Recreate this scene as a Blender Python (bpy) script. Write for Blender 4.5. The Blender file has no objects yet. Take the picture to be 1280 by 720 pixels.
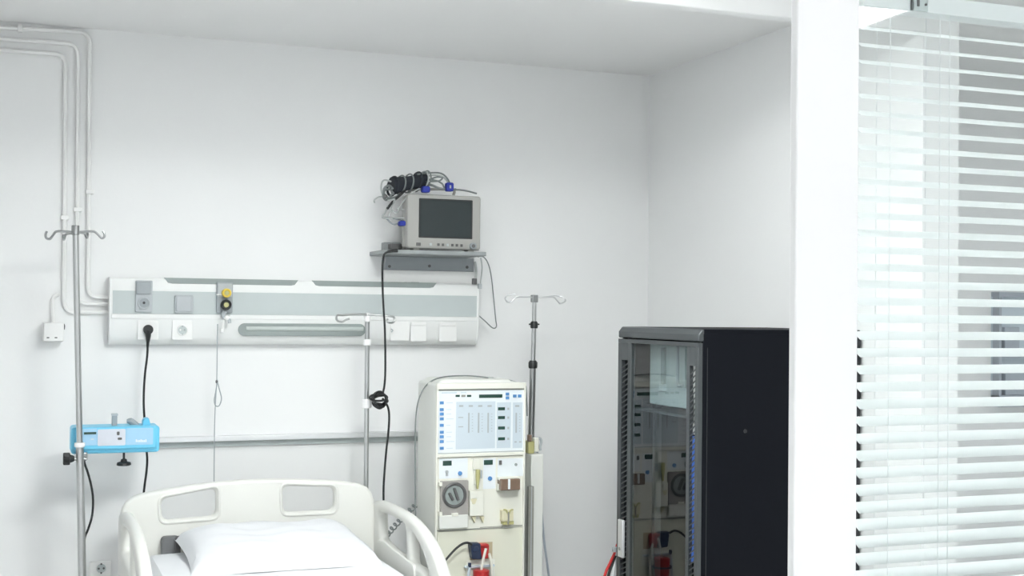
import bpy, bmesh, math, random
from mathutils import Vector, Matrix, geometry
random.seed(7)
SC = bpy.context.scene
COL = SC.collection

# ---------------------------------------------------------------- camera
F, YAW, PITCH, ROLL, CAM_Z = 1615.5, .37103, .017777, .01081, 1.62
_c, _s = math.cos, math.sin
FW = Vector((_s(YAW)*_c(PITCH), _c(YAW)*_c(PITCH), _s(PITCH)))
_r0 = Vector((_c(YAW), -_s(YAW), 0)); _u0 = _r0.cross(FW)
RT = _r0*_c(ROLL) + _u0*_s(ROLL); UP = -_r0*_s(ROLL) + _u0*_c(ROLL)
cam_data = bpy.data.cameras.new('camera')
cam = bpy.data.objects.new('camera', cam_data); COL.objects.link(cam)
cam_data.sensor_width = 36.0
cam_data.lens = F/1280*36.0
cam_data.clip_start = .02
cam.matrix_world = Matrix(((RT.x, UP.x, -FW.x, 0), (RT.y, UP.y, -FW.y, 0), (RT.z, UP.z, -FW.z, CAM_Z), (0, 0, 0, 1)))
SC.camera = cam

# ---------------------------------------------------------------- world, exposure
world = bpy.data.worlds.new('world'); SC.world = world; world.use_nodes = True
world.node_tree.nodes['Background'].inputs[0].default_value = (.9, .95, 1, 1)
world.node_tree.nodes['Background'].inputs[1].default_value = .25
SC.view_settings.view_transform = 'Standard'
SC.view_settings.look = 'None'
SC.view_settings.gamma = 1
SC.view_settings.use_curve_mapping = False
SC.view_settings.exposure = -0.1
MAIN_LIGHT, SIDE_LIGHT, BED_FILL = 66.0, 29.0, 12.5        # emission of the ceiling light diffusers, the bed one added as fill

# ---------------------------------------------------------------- helpers: where things stand
def ray(x, y): return FW + RT*((x-640)/F) + UP*((360-y)/F)
def at(x, y, Y):                             # point of the photograph at the distance Y from the camera's wall
    d = ray(x, y); p = d*(Y/d.y); p.z += CAM_Z; return p
def atx(x, y, X):
    d = ray(x, y); p = d*(X/d.x); p.z += CAM_Z; return p
def rect(x0, y0, x1, y1, Y):                 # extents of an upright rectangle
    mx, my = (x0+x1)/2, (y0+y1)/2
    return at(x0, my, Y).x, at(x1, my, Y).x, at(mx, y1, Y).z, at(mx, y0, Y).z

# ---------------------------------------------------------------- helpers: materials
def mat(name, col, rough=.5, metal=0., var=.03, scale=40., bump=.0, bscale=200., spec=.5, **kw):
    m = bpy.data.materials.new(name); m.use_nodes = True
    nt = m.node_tree; b = nt.nodes['Principled BSDF']
    tc = nt.nodes.new('ShaderNodeTexCoord')
    n = nt.nodes.new('ShaderNodeTexNoise'); n.inputs['Scale'].default_value = scale; n.inputs['Detail'].default_value = 3
    nt.links.new(tc.outputs['Object'], n.inputs['Vector'])
    r = nt.nodes.new('ShaderNodeMix'); r.data_type = 'RGBA'
    r.inputs[6].default_value = tuple(max(0, c*(1-var)) for c in col)+(1,)
    r.inputs[7].default_value = tuple(min(1, c*(1+var)) for c in col)+(1,)
    nt.links.new(n.outputs['Fac'], r.inputs[0]); nt.links.new(r.outputs[2], b.inputs['Base Color'])
    b.inputs['Roughness'].default_value = rough; b.inputs['Metallic'].default_value = metal
    b.inputs['Specular IOR Level'].default_value = spec
    if bump:
        n2 = nt.nodes.new('ShaderNodeTexNoise'); n2.inputs['Scale'].default_value = bscale; n2.inputs['Detail'].default_value = 4
        nt.links.new(tc.outputs['Object'], n2.inputs['Vector'])
        bp = nt.nodes.new('ShaderNodeBump'); bp.inputs['Strength'].default_value = bump; bp.inputs['Distance'].default_value = .002
        nt.links.new(n2.outputs['Fac'], bp.inputs['Height']); nt.links.new(bp.outputs['Normal'], b.inputs['Normal'])
    for k, v in kw.items(): b.inputs[k.replace('_', ' ')].default_value = v
    return m
def emit(name, col, st):
    m = bpy.data.materials.new(name); m.use_nodes = True
    nt = m.node_tree; nt.nodes.remove(nt.nodes['Principled BSDF'])
    e = nt.nodes.new('ShaderNodeEmission'); e.inputs[0].default_value = col+(1,); e.inputs[1].default_value = st
    nt.links.new(e.outputs[0], nt.nodes['Material Output'].inputs[0]); return m
def glass(name, col, rough=0.):
    m = bpy.data.materials.new(name); m.use_nodes = True
    nt = m.node_tree; nt.nodes.remove(nt.nodes['Principled BSDF'])
    tr = nt.nodes.new('ShaderNodeBsdfTransparent'); tr.inputs[0].default_value = col+(1,)
    gl = nt.nodes.new('ShaderNodeBsdfGlossy'); gl.inputs['Roughness'].default_value = rough
    fr = nt.nodes.new('ShaderNodeFresnel'); fr.inputs['IOR'].default_value = 1.6
    geo = nt.nodes.new('ShaderNodeNewGeometry'); mu = nt.nodes.new('ShaderNodeMath'); mu.operation = 'MULTIPLY_ADD'
    mu.inputs[1].default_value = -1; nt.links.new(geo.outputs['Backfacing'], mu.inputs[0]); mu.inputs[2].default_value = 1
    m2 = nt.nodes.new('ShaderNodeMath'); m2.operation = 'MULTIPLY'      # the reflection is taken at the near face of the sheet
    nt.links.new(fr.outputs[0], m2.inputs[0]); nt.links.new(mu.outputs[0], m2.inputs[1])
    mx = nt.nodes.new('ShaderNodeMixShader')
    nt.links.new(m2.outputs[0], mx.inputs[0]); nt.links.new(tr.outputs[0], mx.inputs[1]); nt.links.new(gl.outputs[0], mx.inputs[2])
    nt.links.new(mx.outputs[0], nt.nodes['Material Output'].inputs[0]); return m

M = dict(
    wall=mat('white_plaster', (.885, .89, .89), .75, var=.012, scale=3, bump=.12, bscale=60, spec=.12),
    ceiling=mat('ceiling_paint', (.89, .89, .885), .85, var=.01, scale=4, bump=.08, bscale=50, spec=.1),
    floor=mat('grey_vinyl', (.72, .72, .72), .4, var=.06, scale=25, bump=.05),
    frame=mat('white_powder_coat', (.9, .9, .9), .35, var=.008, scale=30),
    pipe=mat('white_pipe_paint', (.87, .87, .86), .45, var=.02, scale=20),
    plastic=mat('white_plastic', (.85, .86, .85), .35, var=.012, scale=30),
    plate=mat('socket_plastic', (.88, .88, .87), .3, var=.01, scale=40),
    strip=mat('grey_fascia', (.52, .57, .57), .4, var=.03, scale=15, bump=.03),
    grey=mat('mid_grey_plastic', (.34, .37, .39), .4, var=.05, scale=30),
    grey_light=mat('light_grey_plastic', (.47, .5, .52), .4, var=.04, scale=30),
    lens=mat('grey_lens', (.3, .34, .33), .25, var=.06, scale=20),
    lens_light=mat('pale_lens', (.5, .55, .53), .25, var=.05, scale=20),
    black=mat('black_rubber', (.015, .017, .018), .45, var=.15, scale=60),
    yellow=mat('yellow_plastic', (.78, .58, .08), .4, var=.06, scale=60),
    slate=mat('dark_grey_foam', (.16, .165, .17), .6, var=.08, scale=50),
    olive=mat('olive_plastic', (.5, .48, .22), .4, var=.06, scale=60),
    steel=mat('brushed_steel', (.52, .53, .53), .28, 1., var=.05, scale=40, bump=.03),
    steel_dark=mat('dull_steel', (.36, .37, .37), .35, 1., var=.06, scale=40),
    alu=mat('anodised_aluminium', (.74, .75, .76), .38, .6, var=.03, scale=20),
    shelf=mat('grey_painted_metal', (.3, .32, .325), .5, .2, var=.06, scale=25, bump=.05),
    beige=mat('monitor_beige', (.4, .395, .375), .45, var=.025, scale=25, bump=.04),
    screen=mat('dark_screen', (.03, .04, .042), .22, var=.1, scale=8),
    button=mat('dark_button', (.12, .12, .12), .5, var=.1, scale=60),
    cuff=mat('black_nylon', (.018, .022, .03), .85, var=.25, scale=80, bump=.4, bscale=500),
    lead=mat('grey_cable', (.2, .22, .22), .5, var=.08, scale=40),
    lead_pale=mat('pale_cable', (.45, .47, .465), .5, var=.06, scale=40),
    blue=mat('royal_blue_plastic', (.015, .03, .3), .4, var=.08, scale=50),
    cream=mat('cream_enamel', (.82, .82, .74), .4, var=.015, scale=20, bump=.02),
    beigepanel=mat('beige_enamel', (.76, .76, .64), .4, var=.015, scale=20, bump=.02),
    creamside=mat('ivory_enamel', (.76, .77, .73), .5, var=.02, scale=12),
    panel=mat('pale_panel', (.8, .85, .88), .4, var=.01, scale=30),
    inset=mat('blue_grey_panel', (.6, .68, .74), .4, var=.02, scale=30),
    btnblue=mat('blue_button', (.1, .27, .55), .4, var=.1, scale=60),
    lcd=mat('green_black_display', (.03, .075, .06), .25, var=.1, scale=60),
    mark=mat('printed_grey_mark', (.42, .46, .48), .6, var=.05, scale=60),
    groove=mat('dark_gasket', (.3, .3, .27), .7, var=.1, scale=60),  # dark brownish grey of the gaskets, slots and small marks
    clear=mat('smoked_cover', (.36, .345, .325), .2, var=.06, scale=30),
    rotor=mat('rotor_black', (.1, .1, .1), .35, var=.2, scale=60),
    brown=mat('brown_smoked_plastic', (.22, .15, .11), .25, var=.15, scale=60),
    ivory=mat('yellowed_ivory', (.74, .7, .5), .45, var=.05, scale=50),
    tan=mat('tan_recess', (.5, .42, .28), .6, var=.08, scale=50),
    red=mat('red_plastic', (.5, .03, .03), .35, var=.1, scale=60),
    navy=mat('navy_plastic', (.02, .035, .08), .4, var=.2, scale=60),
    cyan=mat('sky_blue_plastic', (.17, .6, .85), .4, var=.03, scale=40),
    skypanel=mat('pale_blue_label', (.36, .6, .8), .45, var=.04, scale=40),
    keypad=mat('pale_lilac_keypad', (.64, .67, .74), .5, var=.03, scale=40),
    white=mat('bright_white_plastic', (.9, .9, .9), .4, var=.01, scale=40),
    bed=mat('bed_plastic', (.8, .8, .76), .4, var=.012, scale=15, bump=.02),
    sheet=mat('white_cotton', (.8, .81, .835), .9, var=.012, scale=12, bump=.15, bscale=25, spec=.1),
    rack=mat('black_powder_coat', (.004, .005, .008), .6, var=.08, scale=60, bump=.06, bscale=600, spec=.12),
    rackgrey=mat('charcoal_metal', (.07, .078, .082), .38, .3, var=.08, scale=40, bump=.05),
    patch=mat('blue_patch_cable', (.06, .17, .6), .4, var=.1, scale=60),
    slat=mat('white_slat', (.76, .785, .79), .45, var=.008, scale=20),
    cord=mat('white_cord', (.84, .86, .87), .7, var=.03, scale=80),
    cabinet=mat('blue_grey_steel', (.4, .44, .5), .5, var=.06, scale=20),
    pane=glass('window_glass', (.97, .985, .98)),
    tint=glass('smoked_glass', (.8, .84, .85)),
    lamp=emit('lit_diffuser', (.965, 1, .985), MAIN_LIGHT),
    fill_lamp=emit('fill_diffuser_bed', (.965, 1, .99), BED_FILL),
    lamp2=emit('lit_diffuser_side', (.96, .98, 1), SIDE_LIGHT),
)

# ---------------------------------------------------------------- helpers: mesh building
class MB:
    def __init__(s): s.bm = bmesh.new()
    def box(s, x0, x1, y0, y1, z0, z1):
        a = [s.bm.verts.new((x, y, z)) for x in sorted((x0, x1)) for y in sorted((y0, y1)) for z in sorted((z0, z1))]
        for f in ((0, 1, 3, 2), (4, 6, 7, 5), (0, 4, 5, 1), (2, 3, 7, 6), (0, 2, 6, 4), (1, 5, 7, 3)):
            s.bm.faces.new([a[i] for i in f])
        return s
    def prism(s, pts, axis, a0, a1):         # polygon in the plane across an axis ('x': (y,z), 'y': (x,z), 'z': (x,y))
        def P(p, a):
            return {'x': (a, p[0], p[1]), 'y': (p[0], a, p[1]), 'z': (p[0], p[1], a)}[axis]
        A = [s.bm.verts.new(P(p, a0)) for p in pts]; B = [s.bm.verts.new(P(p, a1)) for p in pts]
        n = len(pts); s.bm.faces.new(A); s.bm.faces.new(B[::-1])
        for i in range(n): s.bm.faces.new((A[i], B[i], B[(i+1) % n], A[(i+1) % n]))
        return s
    def rr(s, x0, x1, z0, z1, r, y0, y1, n=5):  # rounded rectangle facing the camera side
        r = min(r, (x1-x0)/2*.999, (z1-z0)/2*.999); pts = []
        for cx, cz, a in ((x1-r, z1-r, 0), (x0+r, z1-r, 90), (x0+r, z0+r, 180), (x1-r, z0+r, 270)):
            for k in range(n+1):
                t = math.radians(a+90*k/n); pts.append((cx+r*math.cos(t), cz+r*math.sin(t)))
        return s.prism(pts, 'y', y0, y1)
    def rrp(s, x0, y0, x1, y1, rpx, Y0, Y1, n=5):
        X0, X1, Z0, Z1 = rect(x0, y0, x1, y1, Y0); return s.rr(X0, X1, Z0, Z1, rpx*(X1-X0)/(x1-x0), Y0, Y1, n)
    def bp(s, x0, y0, x1, y1, Y0, Y1):
        X0, X1, Z0, Z1 = rect(x0, y0, x1, y1, Y0); return s.box(X0, X1, Y0, Y1, Z0, Z1)
    def tube(s, pts, r, n=8, smooth=4, closed=False, flat=None):
        P = [Vector(p) for p in pts]
        R = list(r) if isinstance(r, (list, tuple)) else [r]*len(P)
        if smooth and len(P) > 2:
            Q, RR, m = [], [], len(P)
            for i in range(m if closed else m-1):
                p0 = P[(i-1) % m] if closed or i else P[0]*2-P[1]
                p1, p2 = P[i], P[(i+1) % m]
                p3 = P[(i+2) % m] if closed or i+2 < m else p2*2-p1
                for k in range(smooth):
                    t = k/smooth
                    Q.append(.5*((2*p1)+(p2-p0)*t+(2*p0-5*p1+4*p2-p3)*t*t+(3*p1-p0-3*p2+p3)*t**3))
                    RR.append(R[i]*(1-t)+R[(i+1) % m]*t)
            if not closed: Q.append(P[-1]); RR.append(R[-1])
            P, R = Q, RR
        m = len(P); rings = []; nrm = None
        for i in range(m):
            a = P[(i-1) % m] if closed or i else P[i]; b = P[(i+1) % m] if closed or i < m-1 else P[i]
            t = (b-a).normalized()
            if nrm is None: nrm = t.orthogonal().normalized()
            nrm = (nrm-t*nrm.dot(t)).normalized(); bn = t.cross(nrm)
            rings.append([s.bm.verts.new(P[i]+(nrm*math.cos(2*math.pi*k/n)+bn*math.sin(2*math.pi*k/n))*R[i]) for k in range(n)])
        for i in range(m if closed else m-1):
            A, B = rings[i], rings[(i+1) % m]
            for k in range(n): s.bm.faces.new((A[k], A[(k+1) % n], B[(k+1) % n], B[k]))
        if not closed: s.bm.faces.new(rings[0][::-1]); s.bm.faces.new(rings[-1])
        return s
    def cyl(s, a, b, r, n=16, r2=None): return s.tube([a, b], [r, r if r2 is None else r2], n, 0)
    def disc(s, x, y, rpx, Y0, Y1, n=20):      # round piece facing the camera side
        c = at(x, y, Y0); r = (at(x+rpx, y, Y0)-at(x, y, Y0)).length
        return s.cyl((c.x, Y0, c.z), (c.x, Y1, c.z), r, n)
    def ring(s, c, R, r, axis='y', n=24, k=8):
        pts = []
        for i in range(n):
            t = 2*math.pi*i/n; u, v = R*math.cos(t), R*math.sin(t)
            pts.append({'y': (c[0]+u, c[1], c[2]+v), 'z': (c[0]+u, c[1]+v, c[2]), 'x': (c[0], c[1]+u, c[2]+v)}[axis])
        return s.tube(pts, r, k, 0, True)
    def ball(s, c, r, sc=(1, 1, 1)):
        bmesh.ops.create_uvsphere(s.bm, u_segments=14, v_segments=9, radius=r, matrix=Matrix.Translation(c) @ Matrix.Diagonal((*sc, 1)))
        return s
    def build(s, name, m, parent=None, bevel=0., smooth=True, seg=2):
        bm = s.bm; bmesh.ops.recalc_face_normals(bm, faces=bm.faces[:])
        if parent is None:
            lo = [min(v.co[i] for v in bm.verts) for i in range(3)]; hi = [max(v.co[i] for v in bm.verts) for i in range(3)]
            o_ = Vector(((lo[0]+hi[0])/2, (lo[1]+hi[1])/2, lo[2]))
        else: o_ = origin(parent)
        bmesh.ops.translate(bm, verts=bm.verts[:], vec=-o_)
        me = bpy.data.meshes.new(name); bm.to_mesh(me); bm.free(); me.materials.append(m)
        o = bpy.data.objects.new(name, me); COL.objects.link(o)
        if parent is None: o.location = o_
        else: o.parent = parent
        if smooth:
            for p in me.polygons: p.use_smooth = True
            me.set_sharp_from_angle(angle=math.radians(38))
        if bevel:
            b = o.modifiers.new('bevel', 'BEVEL'); b.width = bevel; b.segments = seg; b.limit_method = 'ANGLE'; b.angle_limit = math.radians(40)
            b.harden_normals = False
        return o
def origin(o):
    v = Vector(o.location)
    while o.parent: o = o.parent; v += Vector(o.location)
    return v
def tag(o, label, cat, group=None):
    o['label'] = label; o['category'] = cat
    if group: o['group'] = group
    return o
def thing(name, label, cat, loc, group=None):
    o = bpy.data.objects.new(name, None); COL.objects.link(o); o.location = loc; o.empty_display_size = .1
    return tag(o, label, cat, group)
def struct(o): o['kind'] = 'structure'; return o
def copy_tree(o, parent=None):
    c = o.copy(); COL.objects.link(c)
    if parent: c.parent = parent
    for ch in list(o.children): copy_tree(ch, c)
    return c
def inside(p, lp):
    c = False
    for (ax, ay), (bx, by) in zip(lp, lp[1:]+lp[:1]):
        if (ay > p[1]) != (by > p[1]) and p[0] < (bx-ax)*(p[1]-ay)/(by-ay)+ax: c = not c
    return c
def inset_loop(lp, d, hole):
    """every point of a closed outline moved by d into the material"""
    n = len(lp); area = sum(lp[i].x*lp[(i+1) % n].y-lp[(i+1) % n].x*lp[i].y for i in range(n)); sg = 1 if area > 0 else -1
    if hole: sg = -sg
    out = []
    for i in range(n):
        u, w = (lp[i]-lp[i-1]).normalized(), (lp[(i+1) % n]-lp[i]).normalized()
        nu, nw = Vector((-u.y, u.x)), Vector((-w.y, w.x)); m = nu+nw
        m = m.normalized()/max(.6, m.normalized().dot(nu)) if m.length > 1e-6 else nu
        out.append(lp[i]+m*d*sg)
    return out
def outline(name, outer, holes, place, depth, bevel, m, parent=None, seg=4):
    """rounded slab with openings: each rim is a quarter-round of inset loops, the faces a triangulated outline"""
    loops = [[Vector((q[0], q[1])) for q in lp] for lp in [outer]+holes]
    loops = [[q for i, q in enumerate(lp) if (q-lp[i-1]).length > 1e-5] for lp in loops]
    mb = MB(); caps = {1: [], -1: []}; insets = []
    for li, lp in enumerate(loops):
        n = len(lp); rings = []
        for sg in (-1, 1):
            for k in (range(seg, -1, -1) if sg < 0 else range(seg+1)):
                t = math.pi/2*k/seg; q = inset_loop(lp, bevel*(1-math.cos(t)), li > 0)
                rings.append([mb.bm.verts.new((p.x, p.y, sg*(depth/2-bevel+bevel*math.sin(t)))) for p in q])
        for a, b in zip(rings, rings[1:]):
            for i in range(n): mb.bm.faces.new((a[i], a[(i+1) % n], b[(i+1) % n], b[i]))
        caps[-1] += rings[0]; caps[1] += rings[-1]; insets.append(inset_loop(lp, bevel, li > 0))
    V, E_ = [], []
    for lp in insets:
        b = len(V); V += lp; E_ += [(b+i, b+(i+1) % len(lp)) for i in range(len(lp))]
    vs, es, fs, vo = geometry.delaunay_2d_cdt(V, E_, [], 0, 1e-7)[:4]
    for f in fs:
        c = sum((vs[i] for i in f), Vector((0, 0)))/len(f)
        if inside(c, [tuple(q) for q in insets[0]]) and not any(inside(c, [tuple(q) for q in h]) for h in insets[1:]):
            idx = [vo[i][0] for i in f if vo[i]]
            if len(set(idx)) < 3: continue
            for sg in (-1, 1): mb.bm.faces.new([caps[sg][i] for i in (idx if sg > 0 else idx[::-1])])
    mb.bm.transform(place)
    return mb.build(name, m, parent)
def smoothloop(pts, k=5):
    m = len(pts); out = []
    for i in range(m):
        p0, p1, p2, p3 = (Vector(pts[(i+j) % m]) for j in (-1, 0, 1, 2))
        for q in range(k):
            t = q/k
            out.append(.5*((2*p1)+(p2-p0)*t+(2*p0-5*p1+4*p2-p3)*t*t+(3*p1-p0-3*p2+p3)*t**3))
    return out
def rounded(pts, r, k=5):
    m = len(pts); out = []
    for i in range(m):
        a, b, c = (Vector(pts[(i+j) % m]) for j in (-1, 0, 1))
        u = a-b; w = c-b; q = min(r, u.length*.45, w.length*.45)
        p, e = b+u.normalized()*q, b+w.normalized()*q
        for j in range(k+1):
            t = j/k; out.append((1-t)**2*p+2*t*(1-t)*b+t*t*e)
    return out
XZ = lambda Y: Matrix(((1, 0, 0, 0), (0, 0, -1, Y), (0, 1, 0, 0), (0, 0, 0, 1)))   # 2D (x, z) stood up facing the camera side
YZ = lambda X: Matrix(((0, 0, 1, X), (1, 0, 0, 0), (0, 1, 0, 0), (0, 0, 0, 1)))    # 2D (y, z) stood up along the bed
def pts_at(L, Y): return [at(x, y, Y) for x, y in L]

# ---------------------------------------------------------------- the setting
WALL, CEIL, XR = 5.2, 2.687, 2.68
XL, FRONT, XFAR = -1.7, -3.6, 5.0
PART_Y = 1.28
struct(MB().box(XL-.1, XFAR+.1, FRONT-.1, 5.3, -.1, 0).build('floor', M['floor'], smooth=False))
struct(MB().box(XL-.1, XFAR+.1, FRONT-.1, 5.3, CEIL, CEIL+.1).build('ceiling', M['ceiling'], smooth=False))
struct(MB().box(XL-.1, XFAR+.1, WALL, 5.3, 0, CEIL).build('wall_back', M['wall'], smooth=False))
struct(MB().box(XL-.1, XL, FRONT, WALL, 0, CEIL).build('wall_left', M['wall'], smooth=False))
struct(MB().box(XR, XR+.14, 3.325, WALL, 0, CEIL).build('wall_right', M['wall'], smooth=False))
struct(MB().box(XFAR, XFAR+.1, FRONT, WALL, 0, CEIL).build('wall_far_right', M['wall'], smooth=False))
struct(MB().box(XL-.1, XFAR+.1, FRONT-.1, FRONT, 0, CEIL).build('wall_front', M['wall'], smooth=False))
struct(MB().box(XR+.14, XFAR, 4.55, 4.65, 0, CEIL).build('wall_side_room', M['wall'], smooth=False))
struct(MB().box(XL, XR, 3.315, 3.37, 2.512, CEIL).build('trim_1', M['wall'], bevel=.004))     # the downstand beam
struct(MB().box(XL, XR, WALL-.012, WALL, 0, .09).build('baseboard_back', M['frame'], bevel=.003))
struct(MB().box(XR-.012, XR, 3.33, WALL, 0, .09).build('baseboard_right', M['frame'], bevel=.003))

# glazed partition: frame, pane, lower panel
px0, px1 = at(995, 300, PART_Y).x, at(1073, 300, PART_Y).x
win = bpy.data.objects.new('window_1', None); COL.objects.link(win); win.location = (px0, PART_Y, 0); struct(win)
MB().box(px0, px1, PART_Y, PART_Y+.014, 0, CEIL).build('frame_post', M['frame'], win, .002)
MB().box(px1, XFAR, PART_Y, PART_Y+.03, 2.1, CEIL).build('frame_head', M['frame'], win, .002)
MB().box(px1, XFAR, PART_Y, PART_Y+.03, 0, 1.0).build('lower_panel', M['frame'], win, .002)
MB().box(px1-.002, XFAR, PART_Y+.008, PART_Y+.013, 1.0, 2.1).build('pane', M['pane'], win, smooth=False)

# ---------------------------------------------------------------- ceiling lights
def ceiling_light(x, y, w, d, m, label, rot=0):
    t = thing('ceiling_light', label, 'lamp', (x, y, CEIL-.03), 'ceiling light panels')
    fr = MB()
    for a in ((-w/2-.03, w/2+.03, -d/2-.03, -d/2), (-w/2-.03, w/2+.03, d/2, d/2+.03), (-w/2-.03, -w/2, -d/2, d/2), (w/2, w/2+.03, -d/2, d/2)):
        fr.box(x+a[0], x+a[1], y+a[2], y+a[3], CEIL-.03, CEIL)
    fr.build('frame', M['frame'], t, smooth=False)
    MB().box(x-w/2, x+w/2, y-d/2, y+d/2, CEIL-.024, CEIL).build('diffuser', m, t, smooth=False)
    t.rotation_euler = (0, 0, rot)
    return t
ceiling_light(1.1, 2.35, .6, .6, M['lamp'], 'square ceiling light panel in front of the beam, above the bed side of the partition')
ceiling_light(1.15, 3.62, 1.4, .3, M['fill_lamp'], 'narrow unseen fill light panel added over the bed, just behind the beam')  # added fill, hidden by the beam, to even out the back wall
ceiling_light(-.3, -1.7, .6, 1.2, M['lamp2'], 'long ceiling light panel behind the camera on the left')
_d = ray(1145, 14); _q = _d*((CEIL-.024-CAM_Z)/_d.z)             # the corridor light mirrored by the pane
ceiling_light(_q.x-.3, 2*(PART_Y+.008)-_q.y-.6, .6, 1.2, M['lamp2'], 'long ceiling light panel on the corridor side of the glass partition', math.radians(3))
ceiling_light(4.0, 2.9, .36, .36, M['lamp2'], 'square unseen fill light panel added in the side room beyond the right wall')  # added fill that brightens the side room between the slats
# ---------------------------------------------------------------- venetian blind behind the pane
BY = 1.335
bx0, bx1 = at(1072, 300, BY).x-.004, 2.3
blind = thing('venetian_blind', 'white horizontal venetian blind with tilted slats behind the partition glass', 'blind', ((bx0+bx1)/2, BY, 1.02))
ztop = at(1240, 8, BY).z; zbot = at(1240, 29, BY).z
MB().box(bx0, bx1, BY-.014, BY+.014, zbot, ztop).build('headrail', M['slat'], blind, .001)
X0, X1, Z0, Z1 = rect(1139, -6, 1159, 14, BY-.016)
br = MB().box(X0, X1, BY-.018, BY-.0145, Z0, Z1).box(X0, X0+.003, BY-.018, BY+.014, Z0, Z1).build('rail_bracket', M['strip'], blind, .0006)
c = at(1148, 4, BY-.018); MB().box(c.x-.002, c.x+.001, BY-.0195, BY-.0175, c.z-.004, c.z+.006).build('slot', M['button'], br)
c = at(1157, 6, BY-.018); MB().cyl((c.x, BY-.0195, c.z), (c.x, BY-.0175, c.z), .0016, 8).build('screw', M['button'], br)
pitch, tilt, sw = .02125, math.radians(23.4), .0256
me = None; zz = at(1240, 52, BY).z; k = 0
while zz > 1.06:
    if me is None:
        mb = MB(); rows = []
        for i in range(5):                                 # crowned cross-section
            u = (i/4-.5)*sw; h = .0012*(1-(2*u/sw)**2)
            y, z = u*math.cos(tilt)-h*math.sin(tilt), u*math.sin(tilt)+h*math.cos(tilt)
            rows.append([mb.bm.verts.new((bx0, BY+y, zz+z)), mb.bm.verts.new((bx1, BY+y, zz+z))])
        for a, b in zip(rows, rows[1:]): mb.bm.faces.new((a[0], a[1], b[1], b[0]))
        bmesh.ops.solidify(mb.bm, geom=mb.bm.faces[:], thickness=.0004)
        s0 = mb.build('slat', M['slat'], blind); me = s0.data; zref = zz
    else:
        o = s0.copy(); COL.objects.link(o); o.location.z = zz-zref
    zz -= pitch; k += 1
MB().box(bx0, bx1, BY-.012, BY+.012, 1.03, 1.045).build('bottom_rail', M['slat'], blind, .002)
for px in (1103, 1165, 1177, 1330):
    X = at(px, 300, BY).x
    MB().cyl((X, BY-.0135, 1.04), (X, BY-.0135, zbot), .0005, 6).build('ladder_cord', M['cord'], blind)
    if px != 1177: MB().cyl((X, BY+.0135, 1.04), (X, BY+.0135, zbot), .0005, 6).build('ladder_cord', M['cord'], blind)

# cabinet in the side room, seen between the slats
cx0, cx1 = at(1249, 400, 4.5).x, at(1335, 400, 4.5).x
zt, zb = at(1260, 371, 4.5).z, at(1260, 500, 4.5).z
cab = thing('wall_cabinet', 'blue grey open wall cabinet in the side room, seen through the blind', 'cabinet', ((cx0+cx1)/2, 4.52, zb))
MB().box(cx0, cx1, 4.54, 4.55, zb, zt).build('back_panel', M['inset'], cab)
for a in (cx0, cx1-.014): MB().box(a, a+.014, 4.5, 4.54, zb, zt).build('side_panel', M['cabinet'], cab)
MB().box(cx0, cx1, 4.5, 4.55, zt, zt+.02).build('top_panel', M['cabinet'], cab)
MB().box(cx0, cx1, 4.495, 4.55, zb-.03, zb+.02).build('bottom_panel', M['cabinet'], cab)
zs = at(1260, 447, 4.5).z
MB().box(cx0+.014, cx1-.014, 4.5, 4.54, zs, zs+.012).build('shelf', M['cabinet'], cab)
for i, (pa, pb, ya, yb) in enumerate(((1256, 1275, 409, 447), (1257, 1290, 462, 494))):
    X0, X1, Z0, Z1 = rect(pa, ya, pb, yb, 4.505)
    Z0 = zs+.012 if i == 0 else zb+.02
    b = MB().box(X0, X1, 4.505, 4.538, Z0, Z1).build('storage_box', M['cabinet'], None, .004)
    tag(b, ['dark grey box on the upper shelf of the side room cabinet', 'wide dark grey box on the bottom of the side room cabinet'][i], 'box', 'boxes in the side room cabinet')

# ---------------------------------------------------------------- conduits on the back wall
PY = WALL-.012
def conduit(name, L, r, label, clips=()):
    t = thing(name, label, 'pipe', at(L[0][0], L[0][1], PY), 'white conduits on the back wall')
    P = []
    for q in L: P.append(at(q[0], q[1], PY))
    if L[0][0] < 0: P.insert(0, Vector((XL, PY, P[0].z)))      # runs on to the left wall
    MB().tube(rounded3(P, .045), r, 8, 0).build('pipe', M['pipe'], t)
    for x, y, v in clips:
        c = at(x, y, PY); w, h = (.016, .03) if not v else (.03, .016)
        MB().box(c.x-w/2, c.x+w/2, PY-r-.004, WALL-.001, c.z-h/2, c.z+h/2).build('clip', M['pipe'], t, .002)
    return t
def rounded3(P, r, k=5):
    out = [P[0]]
    for a, b, c in zip(P, P[1:], P[2:]):
        u, w = a-b, c-b; q = min(r, u.length*.45, w.length*.45)
        p, e = b+u.normalized()*q, b+w.normalized()*q
        out += [(1-j/k)**2*p+2*(j/k)*(1-j/k)*b+(j/k)**2*e for j in range(k+1)]
    return out+[P[-1]]
conduit('conduit', [(-120, 28), (112, 40), (110, 371), (137, 371.5)], .008, 'outermost white conduit, nearest the ceiling, bending down the back wall', ((25, 35, 0), (112, 240, 1)))
conduit('conduit', [(-120, 40), (97.5, 55), (96, 380), (137, 380)], .0075, 'middle white conduit of the three beside the left drip pole', ((97, 262, 1),))
conduit('conduit', [(-120, 54), (82, 68), (80, 391), (137, 390)], .008, 'innermost white conduit, lowest at the top left of the back wall', ((81, 272, 1),))
conduit('conduit', [(66, 404), (66, 372), (74, 367.5)], .007, 'short white conduit rising from the small junction box', ())

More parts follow.
